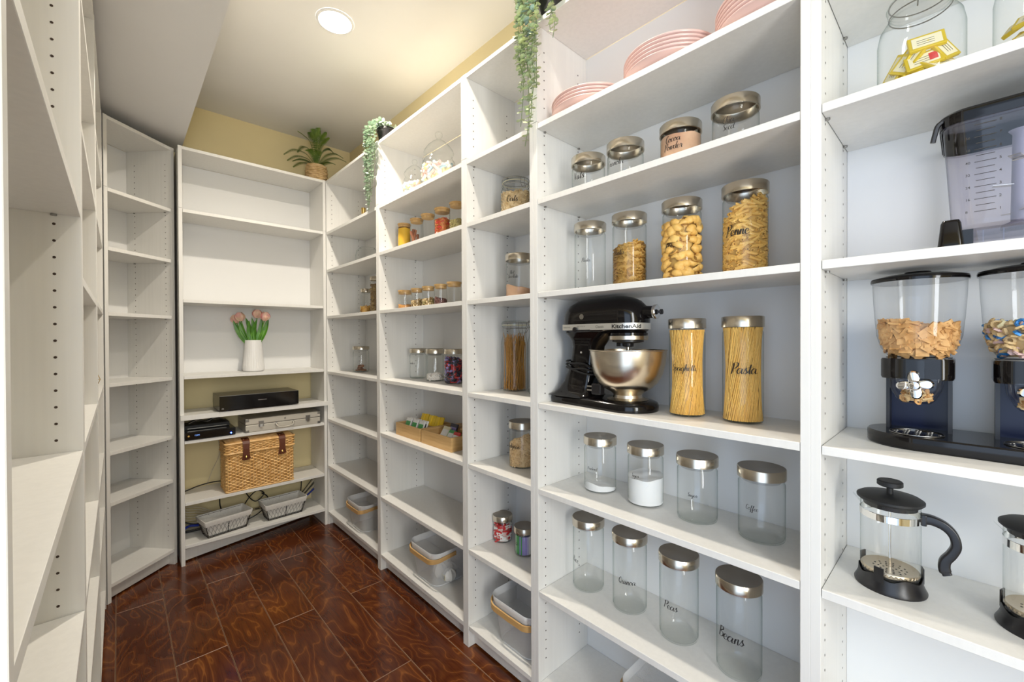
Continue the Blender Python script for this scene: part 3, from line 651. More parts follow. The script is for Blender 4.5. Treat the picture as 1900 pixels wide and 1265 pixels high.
# bamboo boxes with tea packets
def tray(label, x0, x1, y0, y1, z, h, div):
    t = thing('bamboo_box', label, 'box', ((x0+x1)/2, (y0+y1)/2, z), 0, 'bamboo tea boxes'); hx, hy, w = (x1-x0)/2, (y1-y0)/2, .007
    bevel(MB().box(-hx, -hx+w, -hy, hy, 0, h).build('side', BAMBOO, t), .0008); bevel(MB().box(hx-w, hx, -hy, hy, 0, h).build('side', BAMBOO, t), .0008)
    bevel(MB().box(-hx+w, hx-w, -hy, -hy+w, 0, h).build('end', BAMBOO, t), .0008); bevel(MB().box(-hx+w, hx-w, hy-w, hy, 0, h).build('end', BAMBOO, t), .0008)
    MB().box(-hx+w, hx-w, -hy+w, hy-w, .001, .006).build('bottom', BAMBOO, t)
    for d in div: MB().box(-hx+w, hx-w, d-.002, d+.002, .006, h-.008).build('divider', BAMBOO, t)
    MB().box(-.002, .002, -hy+w, hy-w, .006, h-.008).build('divider', BAMBOO, t)
tray('bamboo box of white and yellow tea packets', 1.100, 1.300, 1.862, 2.110, S5, .066, [])
tray('bamboo box of cream, green and red tea packets, beside the bookcase panel', 1.100, 1.300, 1.590, 1.848, S5, .066, [])
def packet(label, loc, m, m2, tilt, ln=.055, hh=.060, w=.010, rz=0, grp='tea packets in the bamboo boxes', dot=None):
    t = thing('tea_packet', label, 'tea packet', loc, rz, grp); M = rotm('X', tilt)
    bevel(MB().box(-w/2*2.6, w/2*2.6, -.004, .004, 0, hh, 0, M).build('sachet', m, t), .001)
    MB().box(-w/2*2.2, w/2*2.2, -.0047, -.0041, hh*.35, hh*.8, 0, M).build('printed_panel', m2, t)
# seen from the aisle (-X): packets face the aisle, leaning back
k = 0
for j, y in enumerate((2.055, 1.990, 1.925)):
    for i in range(2):
        packet('white printed tea packet in the first bamboo box, %s row, %s' % (['left', 'middle', 'right'][j], ['front', 'behind'][i]), (1.126+.018*i, y, S5+.010), WRAPW, (GREEN if i == 0 else TEXTG), radians(-22), rz=-pi/2, w=.019, hh=.084)
for j, y in enumerate((2.06, 2.03, 1.985, 1.955, 1.915, 1.885)):
    packet('yellow tea packet at the back of the first bamboo box, %s from the left' % ['first', 'second', 'third', 'fourth', 'fifth', 'sixth'][j], (1.215+.006*(j % 2), y, S5+.012), YEL, YEL, radians(-20), rz=-pi/2, w=.011, hh=.094)
packet('cream tea packet in the second bamboo box', (1.150, 1.755, S5+.008), PAPER, WRAPW, radians(-34), rz=-pi/2, w=.022, hh=.086)
packet('green tea packet with a round white seal in the second bamboo box', (1.135, 1.680, S5+.008), GREEN, WRAPW, radians(-34), rz=-pi/2, w=.022, hh=.080)
packet('red tea packet in the second bamboo box', (1.122, 1.620, S5+.008), RED, WRAPW, radians(-28), rz=-pi/2, w=.018, hh=.080)
packet('dark purple tea packet behind the cream one', (1.195, 1.735, S5+.010), DARKC, PURPLE, radians(-20), rz=-pi/2, w=.022, hh=.088)
for x, y, lb in ((1.262, 1.745, 'round wooden lidded pot tucked behind the tea packets'), (1.235, 1.652, 'second round wooden lidded pot behind the red tea packet')):
    t = thing('wooden_lid_pot', lb, 'pot', (x, y, S5+.006))
    MB().lathe([(.0001, 0), (.022, 0), (.024, .005), (.024, .055), (.020, .062)], 28).build('pot', GLASS, t, True)
    MB().lathe([(.0001, .063), (.030, .063), (.032, .068), (.032, .074), (.029, .078), (.0001, .078)], 28).build('lid', BAMBOOL, t, True)
# --- far bookcase
steel_jar('small slim glass jar with gold pasta, in the far bookcase', (1.20, 2.708, S3), .172, .033, lid_h=.024)
steel_jar('taller slim glass jar of brown nuts, in the far bookcase', (1.20, 2.560, S3), .236, .036, lid_h=.026)
fill('gold_pasta', 'yellow pasta pieces in the slim jar of the far bookcase', PASTA, (1.20, 2.708, S3), .030, .055, [P_shell(.02, .006)], 50, .010)
fill('brown_nuts', 'brown nuts filling the taller slim jar', NUTB, (1.20, 2.560, S3), .033, .185, [P_blob(.006, (1, 1, 1.5))], 240, .010)
steel_jar('glass jar with a few cookies in the bottom, in the far bookcase', (1.205, 2.800, S4), .172, .054, lid_h=.024)
for k, (dx, dy, z, tx, ty) in enumerate(((-.012, .016, .006, 0, 0), (.01, -.016, .006, .05, 0), (-.006, .0, .018, .2, .1), (.006, .018, .032, -.25, .15), (-.004, -.008, .034, .3, -.2))):
    b = MB().lathe([(.0001, 0), (.018, 0), (.021, .003), (.020, .008), (.012, .011), (.0001, .012)], 16, M=rotm('X', tx) @ rotm('Y', ty))
    tag(b.build('cookie', COOKIE, None, True, (1.205+dx, 2.800+dy, S4+z)), 'brown cookie lying in the bottom of the glass jar', 'cookie', 'cookies in the glass jar')
t = thing('glass_bowl', 'low clear rounded glass bowl with two openings, in the far bookcase', 'bowl', (1.20, 2.68, S2))
MB().lathe([(.035, .001), (.055, .006), (.072, .035), (.075, .065), (.066, .098), (.050, .115), (.046, .118)], 40).build('vessel', GLASSG, t, True)
MB().tube([(.046*cos(a), .046*sin(a), .118) for a in [2*pi*i/32 for i in range(32)]], .002, 6, closed=True).build('rim', GLASSG, t, True)
t = thing('gold_candle_holder', 'small gold candle holder on the top shelf of the far bookcase', 'candle holder', (1.20, 2.735, S1))
MB().lathe([(.0001, 0), (.020, 0), (.021, .004), (.006, .010), (.005, .085), (.010, .092)], 20).build('stem', BRASS, t, True)
MB().lathe([(.008, .090), (.013, .100), (.015, .135), (.014, .135), (.010, .102), (.0001, .100)], 20).build('cup', BRASS, t, True)
# gold wire ornament on the left wall
t = thing('gold_wire_ornament', 'tiny gold wire geometric ornament on a left-wall shelf', 'ornament', (-.075, 2.47, 1.066))
b = MB(); A = [(0, -.02, .0), (0, .02, .0), (-.02, 0, .05), (.018, 0, .05), (0, 0, .10)]
for i, j in ((0, 1), (0, 2), (1, 2), (0, 3), (1, 3), (2, 4), (3, 4), (2, 3)): b.tube([A[i], A[j]], .0012, 5)
b.build('wire_frame', BRASS, t)

# ------------------------------------------------------------------ plates
def plate_mesh(): return MB().lathe([(.0001, .002), (.072, .002), (.074, .0), (.078, .0), (.082, .003), (.118, .0165), (.127, .0215), (.1315, .0235), (.1328, .0262), (.1318, .0285), (.129, .0290), (.116, .0205), (.08, .0065), (.0001, .0055)], 56)
pm = None
pos = {1: 'lowest', 2: 'second lowest', 3: 'third from the bottom', 4: 'fourth from the bottom', 5: 'fifth from the bottom', 6: 'sixth from the bottom'}
for y, n, w in ((.875, 4, 'left stack'), (.590, 5, 'middle stack'), (.322, 6, 'right stack')):
    for i in range(n):
        if pm is None: o = plate_mesh().build('plate', PINK, None, True); pm = o
        else: o = pm.copy(); COL.objects.link(o)
        nm = 'topmost' if i == n-1 else pos[i+1]
        o.location = (1.186+random.uniform(-.0008, .0008), y, S1+.0106*i)
        tag(o, 'pink ceramic dinner plate, %s in the %s' % (nm, w), 'plate', 'stacked pink plates')

# ------------------------------------------------------------------ stand mixer
MX = 1.170
t = thing('stand_mixer', 'glossy black stand mixer with a steel bowl and silver band on the middle shelf', 'stand mixer', (MX, .968, S4))
def F(pts, z, k=1): return [Vector((y, -x, z)) for x, y in pts]      # local: u runs along -Y
lo = []
for z, r, a, c in ((.000, .086, .00, .25), (.016, .088, .00, .25), (.024, .084, .0, .25), (.029, .074, .01, .25), (.031, .055, .02, .25)):
    lo.append(F(stadium(a+.005, c, .062*(r/.088), 16, r), z))
MB().loft(lo).build('base', BLACKG, t, True)
lo = []
for z, c, hl, hw in ((.026, .045, .095, .072), (.034, .05, .080, .062), (.050, .058, .068, .052), (.075, .067, .058, .045), (.11, .077, .052, .041), (.15, .086, .048, .040), (.195, .094, .047, .042), (.215, .100, .056, .046), (.230, .108, .074, .052), (.242, .115, .092, .058)):
    lo.append([Vector((y, -(x+c), z)) for x, y in rrect(hl, hw, min(hl, hw)*.55, 5)])
MB().loft(lo).build('column', BLACKG, t, True)
lo = []
for z, r, a, c in ((.238, .050, .075, .245), (.243, .060, .072, .245), (.252, .065, .07, .245), (.275, .067, .07, .245), (.298, .066, .072, .243), (.315, .061, .075, .240), (.330, .051, .078, .234), (.341, .037, .085, .225), (.3475, .020, .09, .215), (.350, .004, .10, .20)):
    lo.append([p+Vector((0, 0, .010*(z-.24)/.11*(-p.y)/.3)) for p in F(stadium(a, c, r, 18), z)])
hd = MB().loft(lo).build('motor_head', BLACKG, t, True)
# silver trim band round the sides and the nose
def band_pt(s, z, r=.0678):   # s: metres from the back along the near side, round the nose, back along the far side
    L = .245-.035
    if s < L: return Vector((-r, -(.035+s), z))
    a = (s-L)/r
    if a < pi: return Vector((-r*cos(a), -(.245+r*sin(a)), z))
    return Vector((r, -(.245-(s-L-pi*r)), z))
tot = 2*.21+pi*.0678; N = 70
vs = [band_pt(tot*i/N, z) for z in (.2485, .2680) for i in range(N+1)]
MB().add(vs, [(i, i+1, N+2+i, N+1+i) for i in range(N)]).build('trim_band', mat('satin_aluminium', (.74, .72, .66), .35, .75), t, True)
def font_on(text, size, fn, name, m, par, bold=.012):
    c = bpy.data.curves.new(name, 'FONT'); c.body = text; c.size = size; c.offset = bold*size; c.resolution_u = 3
    o = bpy.data.objects.new(name, c); COL.objects.link(o)
    dg = bpy.context.evaluated_depsgraph_get(); me = bpy.data.meshes.new_from_object(o.evaluated_get(dg)); bpy.data.objects.remove(o)
    for v in me.vertices: v.co = fn(v.co.x, v.co.y)
    me.materials.clear(); me.materials.append(m); q = bpy.data.objects.new(name, me); COL.objects.link(q); q.parent = par; return q
font_on('KitchenAid', .0165, lambda u, v: band_pt(.195+u*1.25, .2525+v, .0682), 'lettering', INK, t, .03)
font_on('Classic', .0115, lambda u, v: band_pt(.135+u, .2545+v, .0682), 'lettering', GREYM, t)
font_on('SOLID STATE', .0048, lambda u, v: band_pt(.006+u, .2565+v, .0682), 'lettering', GREYM, t)
font_on('OFF 2 4 6 8 10', .0052, lambda u, v: band_pt(.062+u, .2580+v, .0682), 'lettering', GREYM, t)
b = MB().box(-.0725, -.067, -.150, -.085, .2455, .2495).lathe([(.0001, 0), (.008, 0), (.008, .007), (.0001, .008)], 16, (-.0685, -.092, .2505), M=rotm('Y', -pi/2))
b.build('speed_lever', BLACKP, t, True)
MB().lathe([(.0085, 0), (.0085, .0008), (.0065, .0012), (.0001, .0006)], 20, (-.0669, -.115, .292), M=rotm('Y', -pi/2)).build('emblem', GREYM, t, True)
MB().lathe([(.0001, 0), (.0035, 0), (.0035, .002), (.0001, .003)], 14, (-.0405, -.094, .175), M=rotm('Y', -pi/2)).build('hinge_pin', CHROME, t, True)
MB().lathe([(.052, .2415), (.060, .238), (.060, .230)], 40, (0, -.245, 0)).build('planetary_collar', BLACKG, t, True)
MB().lathe([(.060, .230), (.0615, .229), (.0615, .218), (.057, .216), (.0001, .216)], 48, (0, -.245, 0)).build('steel_ring', STEEL, t, True)
MB().lathe([(.048, .216), (.048, .211), (.034, .207), (.018, .206), (.017, .196), (.010, .194), (.0001, .194)], 32, (0, -.245, 0)).lathe([(.016, 0), (.016, .02), (.0001, .02)], 16, (0, -.222, .196)).build('planetary_hub', BLACKP, t, True)
MB().lathe([(.0001, .150), (.006, .150), (.006, .196)], 16, (0, -.245, 0)).build('beater_shaft', STEEL, t, True)
M = rotm('X', pi/2)
MB().lathe([(.021, 0), (.019, .02), (.018, .042), (.0001, .042)], 28, (0, -.298, .300), M=M).build('attachment_hub', BLACKG, t, True)
MB().lathe([(.0205, -.006), (.0215, -.004), (.0215, .003), (.0200, .0045), (.0001, .005)], 32, (0, -.340, .300), M=M).build('hub_cap', CHROME, t, True)
MB().lathe([(.004, 0), (.004, .006), (.008, .007), (.008, .012), (.0001, .013)], 18, (.006, -.344, .300), M=M).build('hub_knob', BLACKP, t, True)
MB().lathe([(.048, .030), (.054, .031), (.054, .034), (.045, .037), (.043, .046), (.050, .054), (.072, .066), (.092, .086), (.105, .112), (.113, .145), (.117, .182), (.1195, .184), (.1195, .186), (.1155, .186), (.111, .145), (.103, .113), (.090, .088), (.070, .068), (.0001, .060)], 72, (0, -.243, 0)).build('mixing_bowl', BOWLM, t, True)
MB().lathe([(.0001, .029), (.062, .029), (.064, .032), (.058, .034), (.0001, .034)], 40, (0, -.243, 0)).build('bowl_clamp_plate', STEEL, t, True)
b = MB()
for k in range(3):
    z = .118+.010*k; pts = [Vector((-.047, -.035, z+.006)), Vector((-.051, -.060, z-.008*(k % 2))), Vector((-.049, -.11, z-.012+.006*k)), Vector((-.044, -.14, z-.014)), Vector((0, -.150, z-.01)), Vector((.045, -.12, z)), Vector((.045, -.04, z+.004)), Vector((0, -.01, z+.006)), Vector((-.047, -.035, z+.006))]
    b.tube(spline(pts, 5), .0032, 6)
b.tube(spline([(-.03, -.14, .105), (-.035, -.16, .085), (-.05, -.165, .06), (-.055, -.16, .045)], 6), .0032, 6)
b.build('power_cord', CABLE, t, True)
b = MB().box(-.070, -.046, -.190, -.155, .044, .078)
bevel(b.build('plug', BLACKP, t), .003, 2)
b = MB()
for z in (.054, .066): b.box(-.066, -.0645, -.155, -.135, z, z+.005)
b.build('plug_blades', CHROME, t)

# ------------------------------------------------------------------ cereal dispenser
t = thing('cereal_dispenser', 'black double cereal dispenser with two clear canisters and chrome knobs', 'cereal dispenser', (1.215, 0, S4))
out = [(y, -x) for x, y in stadium(-.069, .088, .080, 20)]
lo = [[Vector((x*k, y if k == 1 else y*.985, z)) for x, y in out] for z, k in ((0, .97), (.003, 1), (.024, 1), (.027, .97))]
MB().loft(lo).build('base', BLACKG, t, True)
for i, cy in enumerate((.069, -.088)):
    MB().box(.010, .060, cy-.050, cy-.044, .027, .180).build('side_post', BLACKP, t); MB().box(.010, .060, cy+.044, cy+.050, .027, .180).build('side_post', BLACKP, t)
    MB().box(.045, .060, cy-.044, cy+.044, .027, .180).build('rear_panel', NAVY, t)
    lp = []
    for z in (.138, .142, .176, .179):
        lp.append([Vector((x, y+cy, z)) for x, y in rrect(.056, .0545 if z in (.142, .176) else .053, .025, 6)])
    MB().loft(lp, (True, True)).build('collar', BLACKG, t, True)
    can = MB().lathe([(.040, .180), (.047, .184), (.058, .200), (.065, .225), (.068, .260), (.0705, .300), (.072, .338)], 48, (-.0, cy, 0)); can.build('canister', CLEARP, t, True)
    MB().lathe([(.0745, .336), (.0755, .340), (.074, .345), (.055, .350), (.022, .352), (.020, .357), (.0001, .357)], 48, (0, cy, 0)).lathe([(.0745, .336), (.0001, .336)], 48, (0, cy, 0)).build('lid', BLACKG, t, True)
    # clear chute in front
    lp = []
    for z, hx, hy in ((.140, .030, .040), (.118, .029, .038), (.098, .024, .029), (.090, .018, .022)): lp.append([Vector((x-.032, y+cy, z)) for x, y in rrect(hx, hy, .012, 5)])
    ch = MB().loft(lp, (False, True)); ch.build('chute', CLEARP, t, True)
    # front window in the collar
    bevel(MB().box(-.0605, -.055, cy-.014, cy+.014, .140, .178).build('chute_window', CLEARP, t), .001)
    kn = MB(); n = 40; P0 = []
    for zz, sc_ in ((0, .9), (.003, 1), (.007, .9), (.009, .5)):
        P0.append([Vector((-.066-zz, cy+(.0115+.0165*max(0, abs(cos(2*a+.25))**1.2))*sc_*cos(a), .128+(.0115+.0165*max(0, abs(cos(2*a+.25))**1.2))*sc_*sin(a))) for a in [2*pi*j/n for j in range(n)]])
    kn.loft(P0).lathe([(.010, 0), (.010, .004), (.007, .009), (.0001, .011)], 20, (-.073, cy, .128), M=rotm('Y', -pi/2)); kn.build('knob', CHROME, t, True)
    MB().lathe([(.004, 0), (.004, .05)], 10, (-.066, cy, .128), M=rotm('Y', pi/2)).build('paddle_shaft', WMETAL, t, True)
    tr = MB().lathe([(.0001, .0282), (.040, .0282), (.042, .0275)], 40, (-.030, cy, 0)).build('drip_tray', BLACKG, t, True)
    dots = MB()
    for a_ in range(-4, 5):
        for c_ in range(-4, 5):
            x, y = a_*.0085, c_*.0085+(.004 if a_ % 2 else 0)
            if math.hypot(x, y) < .036 and (a_+c_) % 2 == 0: dots.lathe([(.0001, .0288), (.0030, .0288), (.0030, .0280)], 8, (x-.030, y+cy, 0))
    dots.tube([(.0405*cos(a)-.030, .0405*sin(a)+cy, .0286) for a in [2*pi*j/36 for j in range(36)]], .0008, 4, closed=True)
    stuff(dots.build('tray_dots', GREYM, t, True))
def cprof(z): 
    P = [(0, .040), (.006, .047), (.022, .060), (.047, .066), (.09, .069)]
    for (a, r1), (b_, r2) in zip(P, P[1:]):
        if z <= b_: return r1+(r2-r1)*(z-a)/(b_-a)-.002
    return .067
fill('square_cereal', 'square golden wheat cereal in the left canister of the dispenser', CEREAL, (1.215, .069, S4+.180), .062, .070, [P_flake(.019, .12), P_flake(.017, .16), P_flake(.020, .08)], 260, .015, .012, pi/2, 'flat', prof=cprof)
fill('ring_cereal', 'oat cereal with coloured marshmallow bits in the right canister of the dispenser', [OATR, OATR, OATR, OATR, BLUE, PINK, MARSH[3]], (1.215, -.088, S4+.180), .062, .064, [P_ring(.0065, .0026), P_ring(.006, .0028), P_blob(.006, (1.2, .7, 1.2))], 360, .012, .006, pi/2, 'any', prof=cprof)
fill('cereal_pieces', 'cereal pieces caught in the left clear chute', [OATR, CEREAL], (1.183, .069, S4+.088), .022, .026, [P_ring(.006, .0024), P_flake(.014)], 46, .009)
fill('cereal_pieces', 'cereal pieces caught in the right clear chute', [OATR, CEREAL], (1.183, -.088, S4+.088), .022, .026, [P_ring(.006, .0024), P_flake(.014)], 46, .009)

# ------------------------------------------------------------------ french presses
def press(label, loc, rot):
    t = thing('french_press', label, 'french press', loc, rot, 'french presses on the right-hand shelf')   # handle points along local +x
    sl = MB(); n = 48; P = [(.0575, .0), (.058, .003), (.0545, .010), (.0515, .018), (.0505, .030), (.0495, .030), (.0495, .012), (.0001, .012)]
    lp = []
    for r, z in P: lp.append([Vector((r*cos(a), r*sin(a), z if z < .029 else .026+.008*cos(3*a)**2)) for a in [2*pi*j/n for j in range(n)]])
    sl.loft(lp, (True, False)).build('base', BLACKP, t, True)
    for a in (150, -110, 10): MB().box(.0495, .0515, -.008, .008, .02, .05, M=rotm('Z', radians(a))).build('base_clip', BLACKP, t)
    MB().lathe([(.0001, .014), (.040, .014), (.0475, .020), (.048, .028), (.048, .175), (.049, .178)], 48).build('glass_beaker', GLASS, t, True)
    sp = MB(); sp.loft([[Vector((-.046, -.014, .165)), Vector((-.046, .014, .165))], [Vector((-.060, -.006, .180)), Vector((-.060, .006, .180))]], (False, False), closed=False); sp.build('spout', GLASS, t, True)
    MB().lathe([(.0485, .143), (.0492, .1435), (.0492, .157), (.0485, .1575)], 48).build('steel_band', CHROME, t, True)
    MB().lathe([(.0001, .176), (.050, .176), (.054, .180), (.054, .184), (.048, .188), (.020, .191), (.0001, .1915)], 48).lathe([(.044, .176), (.043, .166), (.0001, .166)], 40).build('lid', BLACKM, t, True)
    MB().lathe([(.0055, .19), (.0055, .206), (.018, .207), (.021, .209), (.021, .217), (.019, .219), (.0001, .219)], 32).build('plunger_knob', BLACKM, t, True)
    MB().lathe([(.0022, .03), (.0022, .19)], 10).build('plunger_rod', CHROME, t, True)
    f = MB().lathe([(.0001, .036), (.030, .036), (.045, .040), (.0465, .036), (.045, .031), (.0001, .031)], 48)
    f.tube([(.0455*cos(a), .0455*sin(a), .036+.0012*sin(40*a)) for a in [2*pi*j/160 for j in range(160)]], .0016, 4, closed=True)
    f.build('filter_plate', mat('filter_steel', (.55, .46, .34), .35, 1), t, True)
    fh = MB()
    for q, cnt in ((.010, 6), (.018, 10), (.026, 14)):
        for j in range(cnt): fh.lathe([(.0001, .0364), (.0018, .0364), (.0018, .0360)], 6, (q*cos(2*pi*j/cnt), q*sin(2*pi*j/cnt), 0))
    stuff(fh.build('filter_holes', BLACKM, t))
    path = spline([(.048, 0, .152), (.062, 0, .153), (.080, 0, .146), (.092, 0, .132), (.096, 0, .112), (.090, 0, .094), (.081, 0, .078), (.080, 0, .062), (.084, 0, .052)], 6)
    lp = []
    for i, p in enumerate(path):
        a = path[max(i-1, 0)]; c = path[min(i+1, len(path)-1)]; d = (c-a).normalized(); nn = Vector((-d.z, 0, d.x)); q = i/(len(path)-1)
        w = .0095*(1-.25*q); tk = (.010-.0025*math.sin(pi*q))*(1 if q < .93 else .75)
        lp.append([p+nn*(x*tk/.01)+Vector((0, y*w/.01, 0)) for x, y in rrect(.01, .01, .004, 3)])
    MB().loft(lp).build('handle', BLACKP, t, True)
    bevel(MB().box(.046, .055, -.010, .010, .140, .162).build('handle_mount', BLACKP, t), .002, 2)
    return t
press('glass french press with black lid, handle and base, nearer the mixer bookcase', (1.176, .108, S5), radians(-84))
press('glass french press with black lid cut off by the right edge of the picture', (1.180, -.094, S5), radians(-80))

# ------------------------------------------------------------------ blender pitcher
t = thing('blender_pitcher', 'large smoky square blender pitcher with black lid and measuring marks', 'blender', (1.212, -.068, S3))
lp = []
for z, h in ((.040, .080), (.044, .086), (.060, .089), (.225, .099), (.236, .101)): lp.append([Vector((x, y, z)) for x, y in rrect(h, h, .030, 6)])
MB().loft(lp, (True, False)).build('pitcher_body', SMOKE, t, True)
lp = []
for z, h in ((.0005, .074), (.002, .076), (.034, .080), (.038, .082)): lp.append([Vector((x, y, z)) for x, y in rrect(h, h, .024, 6)])
b = MB().loft(lp, (True, True))
for s in range(-3, 4): b.box(-.0815, -.079, s*.024-.0008, s*.024+.0008, .003, .034)
b.build('clear_foot', SMOKE, t)
lp = []
for z, h in ((.228, .1035), (.231, .1045), (.247, .1045), (.252, .100), (.2525, .085)): lp.append([Vector((x, y, z)) for x, y in rrect(h, h, .034, 6)])
MB().loft(lp, (False, True)).build('lid', BLACKG, t, True)
lp = []
for z, h in ((.243, .1025), (.224, .1022), (.223, .1005)): lp.append([Vector((x, y, z)) for x, y in rrect(h, h, .031, 6)])
MB().loft(lp, (False, False)).build('lid_skirt', SMOKE, t, True)
bevel(MB().box(-.108, -.02, -.095, -.020, .243, .2585).build('locking_handle', BLACKG, t), .005, 3)
b = MB().tube(spline([(-.085, .088, .246), (-.088, .104, .238), (-.086, .109, .222), (-.084, .112, .208)], 4), .004, 6)
b.build('lid_latch', BLACKP, t, True)
def fp(y0, y1, z0, z1): 
    lp = []
    for z, k in ((z0, 1), (z1*.9, .74), (z1, .60)): lp.append([Vector((-.086+x*k, (y0+y1)/2+y*k, z)) for x, y in rrect(.018, (y1-y0)/2, .008, 4)])
    return MB().loft(lp)
fp(.070, .106, .0005, .056).box(-.092, -.060, .060, .080, .006, .036).build('black_foot', BLACKG, t, True)
mk = MB(); 
fx = lambda z: -.0895-(z-.06)*.0606-.0007
for i in range(15):
    z = .066+i*.0108; w = .0145 if i % 2 == 0 else .0125
    mk.add([(fx(z), .046+w*.9, z-.0005), (fx(z), .046-w*.9, z-.0005), (fx(z+.001), .046-w*.9, z+.0006), (fx(z+.001), .046+w*.9, z+.0006)], [(0, 1, 2, 3)])
mk.build('measuring_marks', TEXTG, t)
for i in range(8):
    z = .0645+i*.0216
    font_on(str(i+1), .0065, lambda u, v: Vector((fx(z+v), .0300-u, z+v)), 'numeral', TEXTG, t)
    if i < 7: font_on(str(8*(i+1)), .0060, lambda u, v: Vector((fx(z+v), .0700-u, z+v)), 'numeral', TEXTG, t)
bl = MB().lathe([(.026, .042), (.024, .05), (.013, .055), (.011, .215), (.016, .222), (.0001, .225)], 20)
bl.build('blade_tower', mat('tower_grey', (.30, .29, .36), .4), t, True)
b = MB()
for z, a in ((.07, .4), (.12, 1.6), (.165, 2.8)):
    for s in (0, pi): b.box(.008, .050, -.008, .008, z, z+.0015, M=rotm('Z', a+s) @ rotm('Y', -.12))
b.build('blades', STEEL, t)

# ------------------------------------------------------------------ big jar of wrapped chocolates
def choc_jar(label, loc):
    t = thing('clamp_jar', label, 'jar', loc, 0, 'large chocolate jars')
    MB().lathe([(.0001, .004), (.056, .004), (.064, .010), (.066, .020), (.066, .135), (.062, .158), (.052, .175), (.046, .182), (.044, .190), (.049, .192), (.050, .198)], 52).build('glass_body', GLASSG, t, True)
    MB().lathe([(.050, .200), (.052, .205), (.048, .214), (.030, .218), (.0001, .219)], 48).build('glass_lid', GLASSG, t, True)
    w = MB()
    for z in (.186, .210): w.tube([(.0475*cos(a), .0475*sin(a), z) for a in [2*pi*i/40 for i in range(40)]], .0013, 5, closed=True)
    w.tube([(-.047, .004, .210), (-.054, .0, .198), (-.050, 0, .182), (-.058, .0, .168)], .0013, 5); w.build('wire_clamp', GREYM, t, True)
    return t
choc_jar('large clamp-lid glass jar of gold wrapped chocolates above the blender', (1.2, .066, S2))
choc_jar('second large jar of gold wrapped chocolates, cut off by the right edge', (1.2, -.098, S2))
GRP = 'gold wrapped chocolates'
def choc(label, loc, rz, ty, tx=0, face=0, sz=(.040, .024)):
    t = thing('wrapped_chocolate', label, 'chocolate', loc, 0, GRP); M = rotm('Z', rz) @ rotm('X', tx) @ rotm('Y', ty)
    a, c = sz
    bevel(MB().box(-a/2, a/2, -c/2, c/2, -.0035, .0035, M=M).build('wrapper', GOLDW, t), .0012, 2)
    MB().box(-a*.36, a*.36, -c*.34, c*.34, .0036, .0040, M=M).build('printed_label', PAPER, t)
    b = MB()
    for k in range(4): b.box(-a*.27, a*.27, -c*.22+k*c*.12, -c*.22+k*c*.12+.0007, .0041, .0043, M=M)
    b.build('print_lines', TEXTG, t)
    if face: MB().box(a*.10, a*.32, -c*.22, c*.18, .0041, .0044, M=M).build('red_seal', RED, t)
# the layer against the glass facing the aisle, seen from (-x); each bar's label faces outwards
def on_wall(th, z, roll, lean=.12, R=.054, face=0, label='', c=(1.2, .066), sz=(.040, .024)):
    n = Vector((cos(th), sin(th), 0)); up = Vector((0, 0, 1)); sx = up.cross(n)
    N = (n*cos(lean)+up*sin(lean)).normalized(); X = (sx*cos(roll)+(N.cross(sx)).normalized()*sin(roll)).normalized(); Y = N.cross(X)
    M = Matrix((X, Y, N)).transposed().to_4x4()
    t = thing('wrapped_chocolate', label, 'chocolate', (c[0]+R*cos(th), c[1]+R*sin(th), S2+z), 0, GRP); a, cc = sz
    bevel(MB().box(-a/2, a/2, -cc/2, cc/2, -.0035, .0035, M=M).build('wrapper', GOLDW, t), .0012, 2)
    MB().box(-a*.40, a*.40, -cc*.36, cc*.36, .0036, .0040, M=M).build('printed_label', PAPER, t)
    b = MB()
    for k in range(3): b.box(-a*.27, a*.20, -cc*.20+k*cc*.15, -cc*.20+k*cc*.15+.0008, .0041, .0043, M=M)
    b.build('print_lines', TEXTG, t)
    if face: MB().box(a*.14, a*.36, -cc*.24, cc*.24, .0041, .0045, M=M).build('red_seal', RED, t)
W0 = 'gold wrapped chocolate '
TOPS = [(2.45, .066, 1.05, .2, 0, 'standing on end at the left side of the jar'), (2.85, .072, .95, .2, 0, 'standing on end, second from the left side of the jar'),
        (-2.98, .062, .14, .3, 1, 'with a red seal in the middle of the jar'), (-2.90, .096, .06, .35, 0, 'lying on top of the pile in the large jar'),
        (-2.38, .080, 2.0, .3, 0, 'leaning at the right side of the large jar'), (-2.5, .050, .35, .7, 0, 'below the leaning one at the right side of the jar')]
for th, z, ro, ln, fc, lb in TOPS: on_wall(th, z, ro, ln, .049, fc, W0+lb, sz=(.054, .034))
rs = random.Random(3)
SIDE = ['at the far left', 'left of the middle', 'just left of the middle', 'in the middle', 'just right of the middle', 'right of the middle', 'at the far right']
for i in range(21):
    on_wall(2.25+i % 7*.30+rs.uniform(-.05, .05), .012+.0165*(i//7)+rs.uniform(0, .003), rs.uniform(-.35, .35), rs.uniform(.9, 1.3), rs.uniform(.036, .042), 0, W0+['at the bottom of the large jar, ', 'in the second layer of the large jar, ', 'in the third layer of the large jar, '][i//7]+SIDE[i % 7], sz=(.046, .028))
for i in range(10):
    on_wall(2.3+i % 4*.4, .018+.030*(i//4), rs.uniform(-.5, .9), rs.uniform(.3, .9), .042, 0, W0+'in the edge-cut right jar, '+['bottom', 'second', 'upper'][i//4]+' layer, '+['left', 'centre left', 'centre right', 'right'][i % 4], (1.2, -.098), sz=(.05, .03))

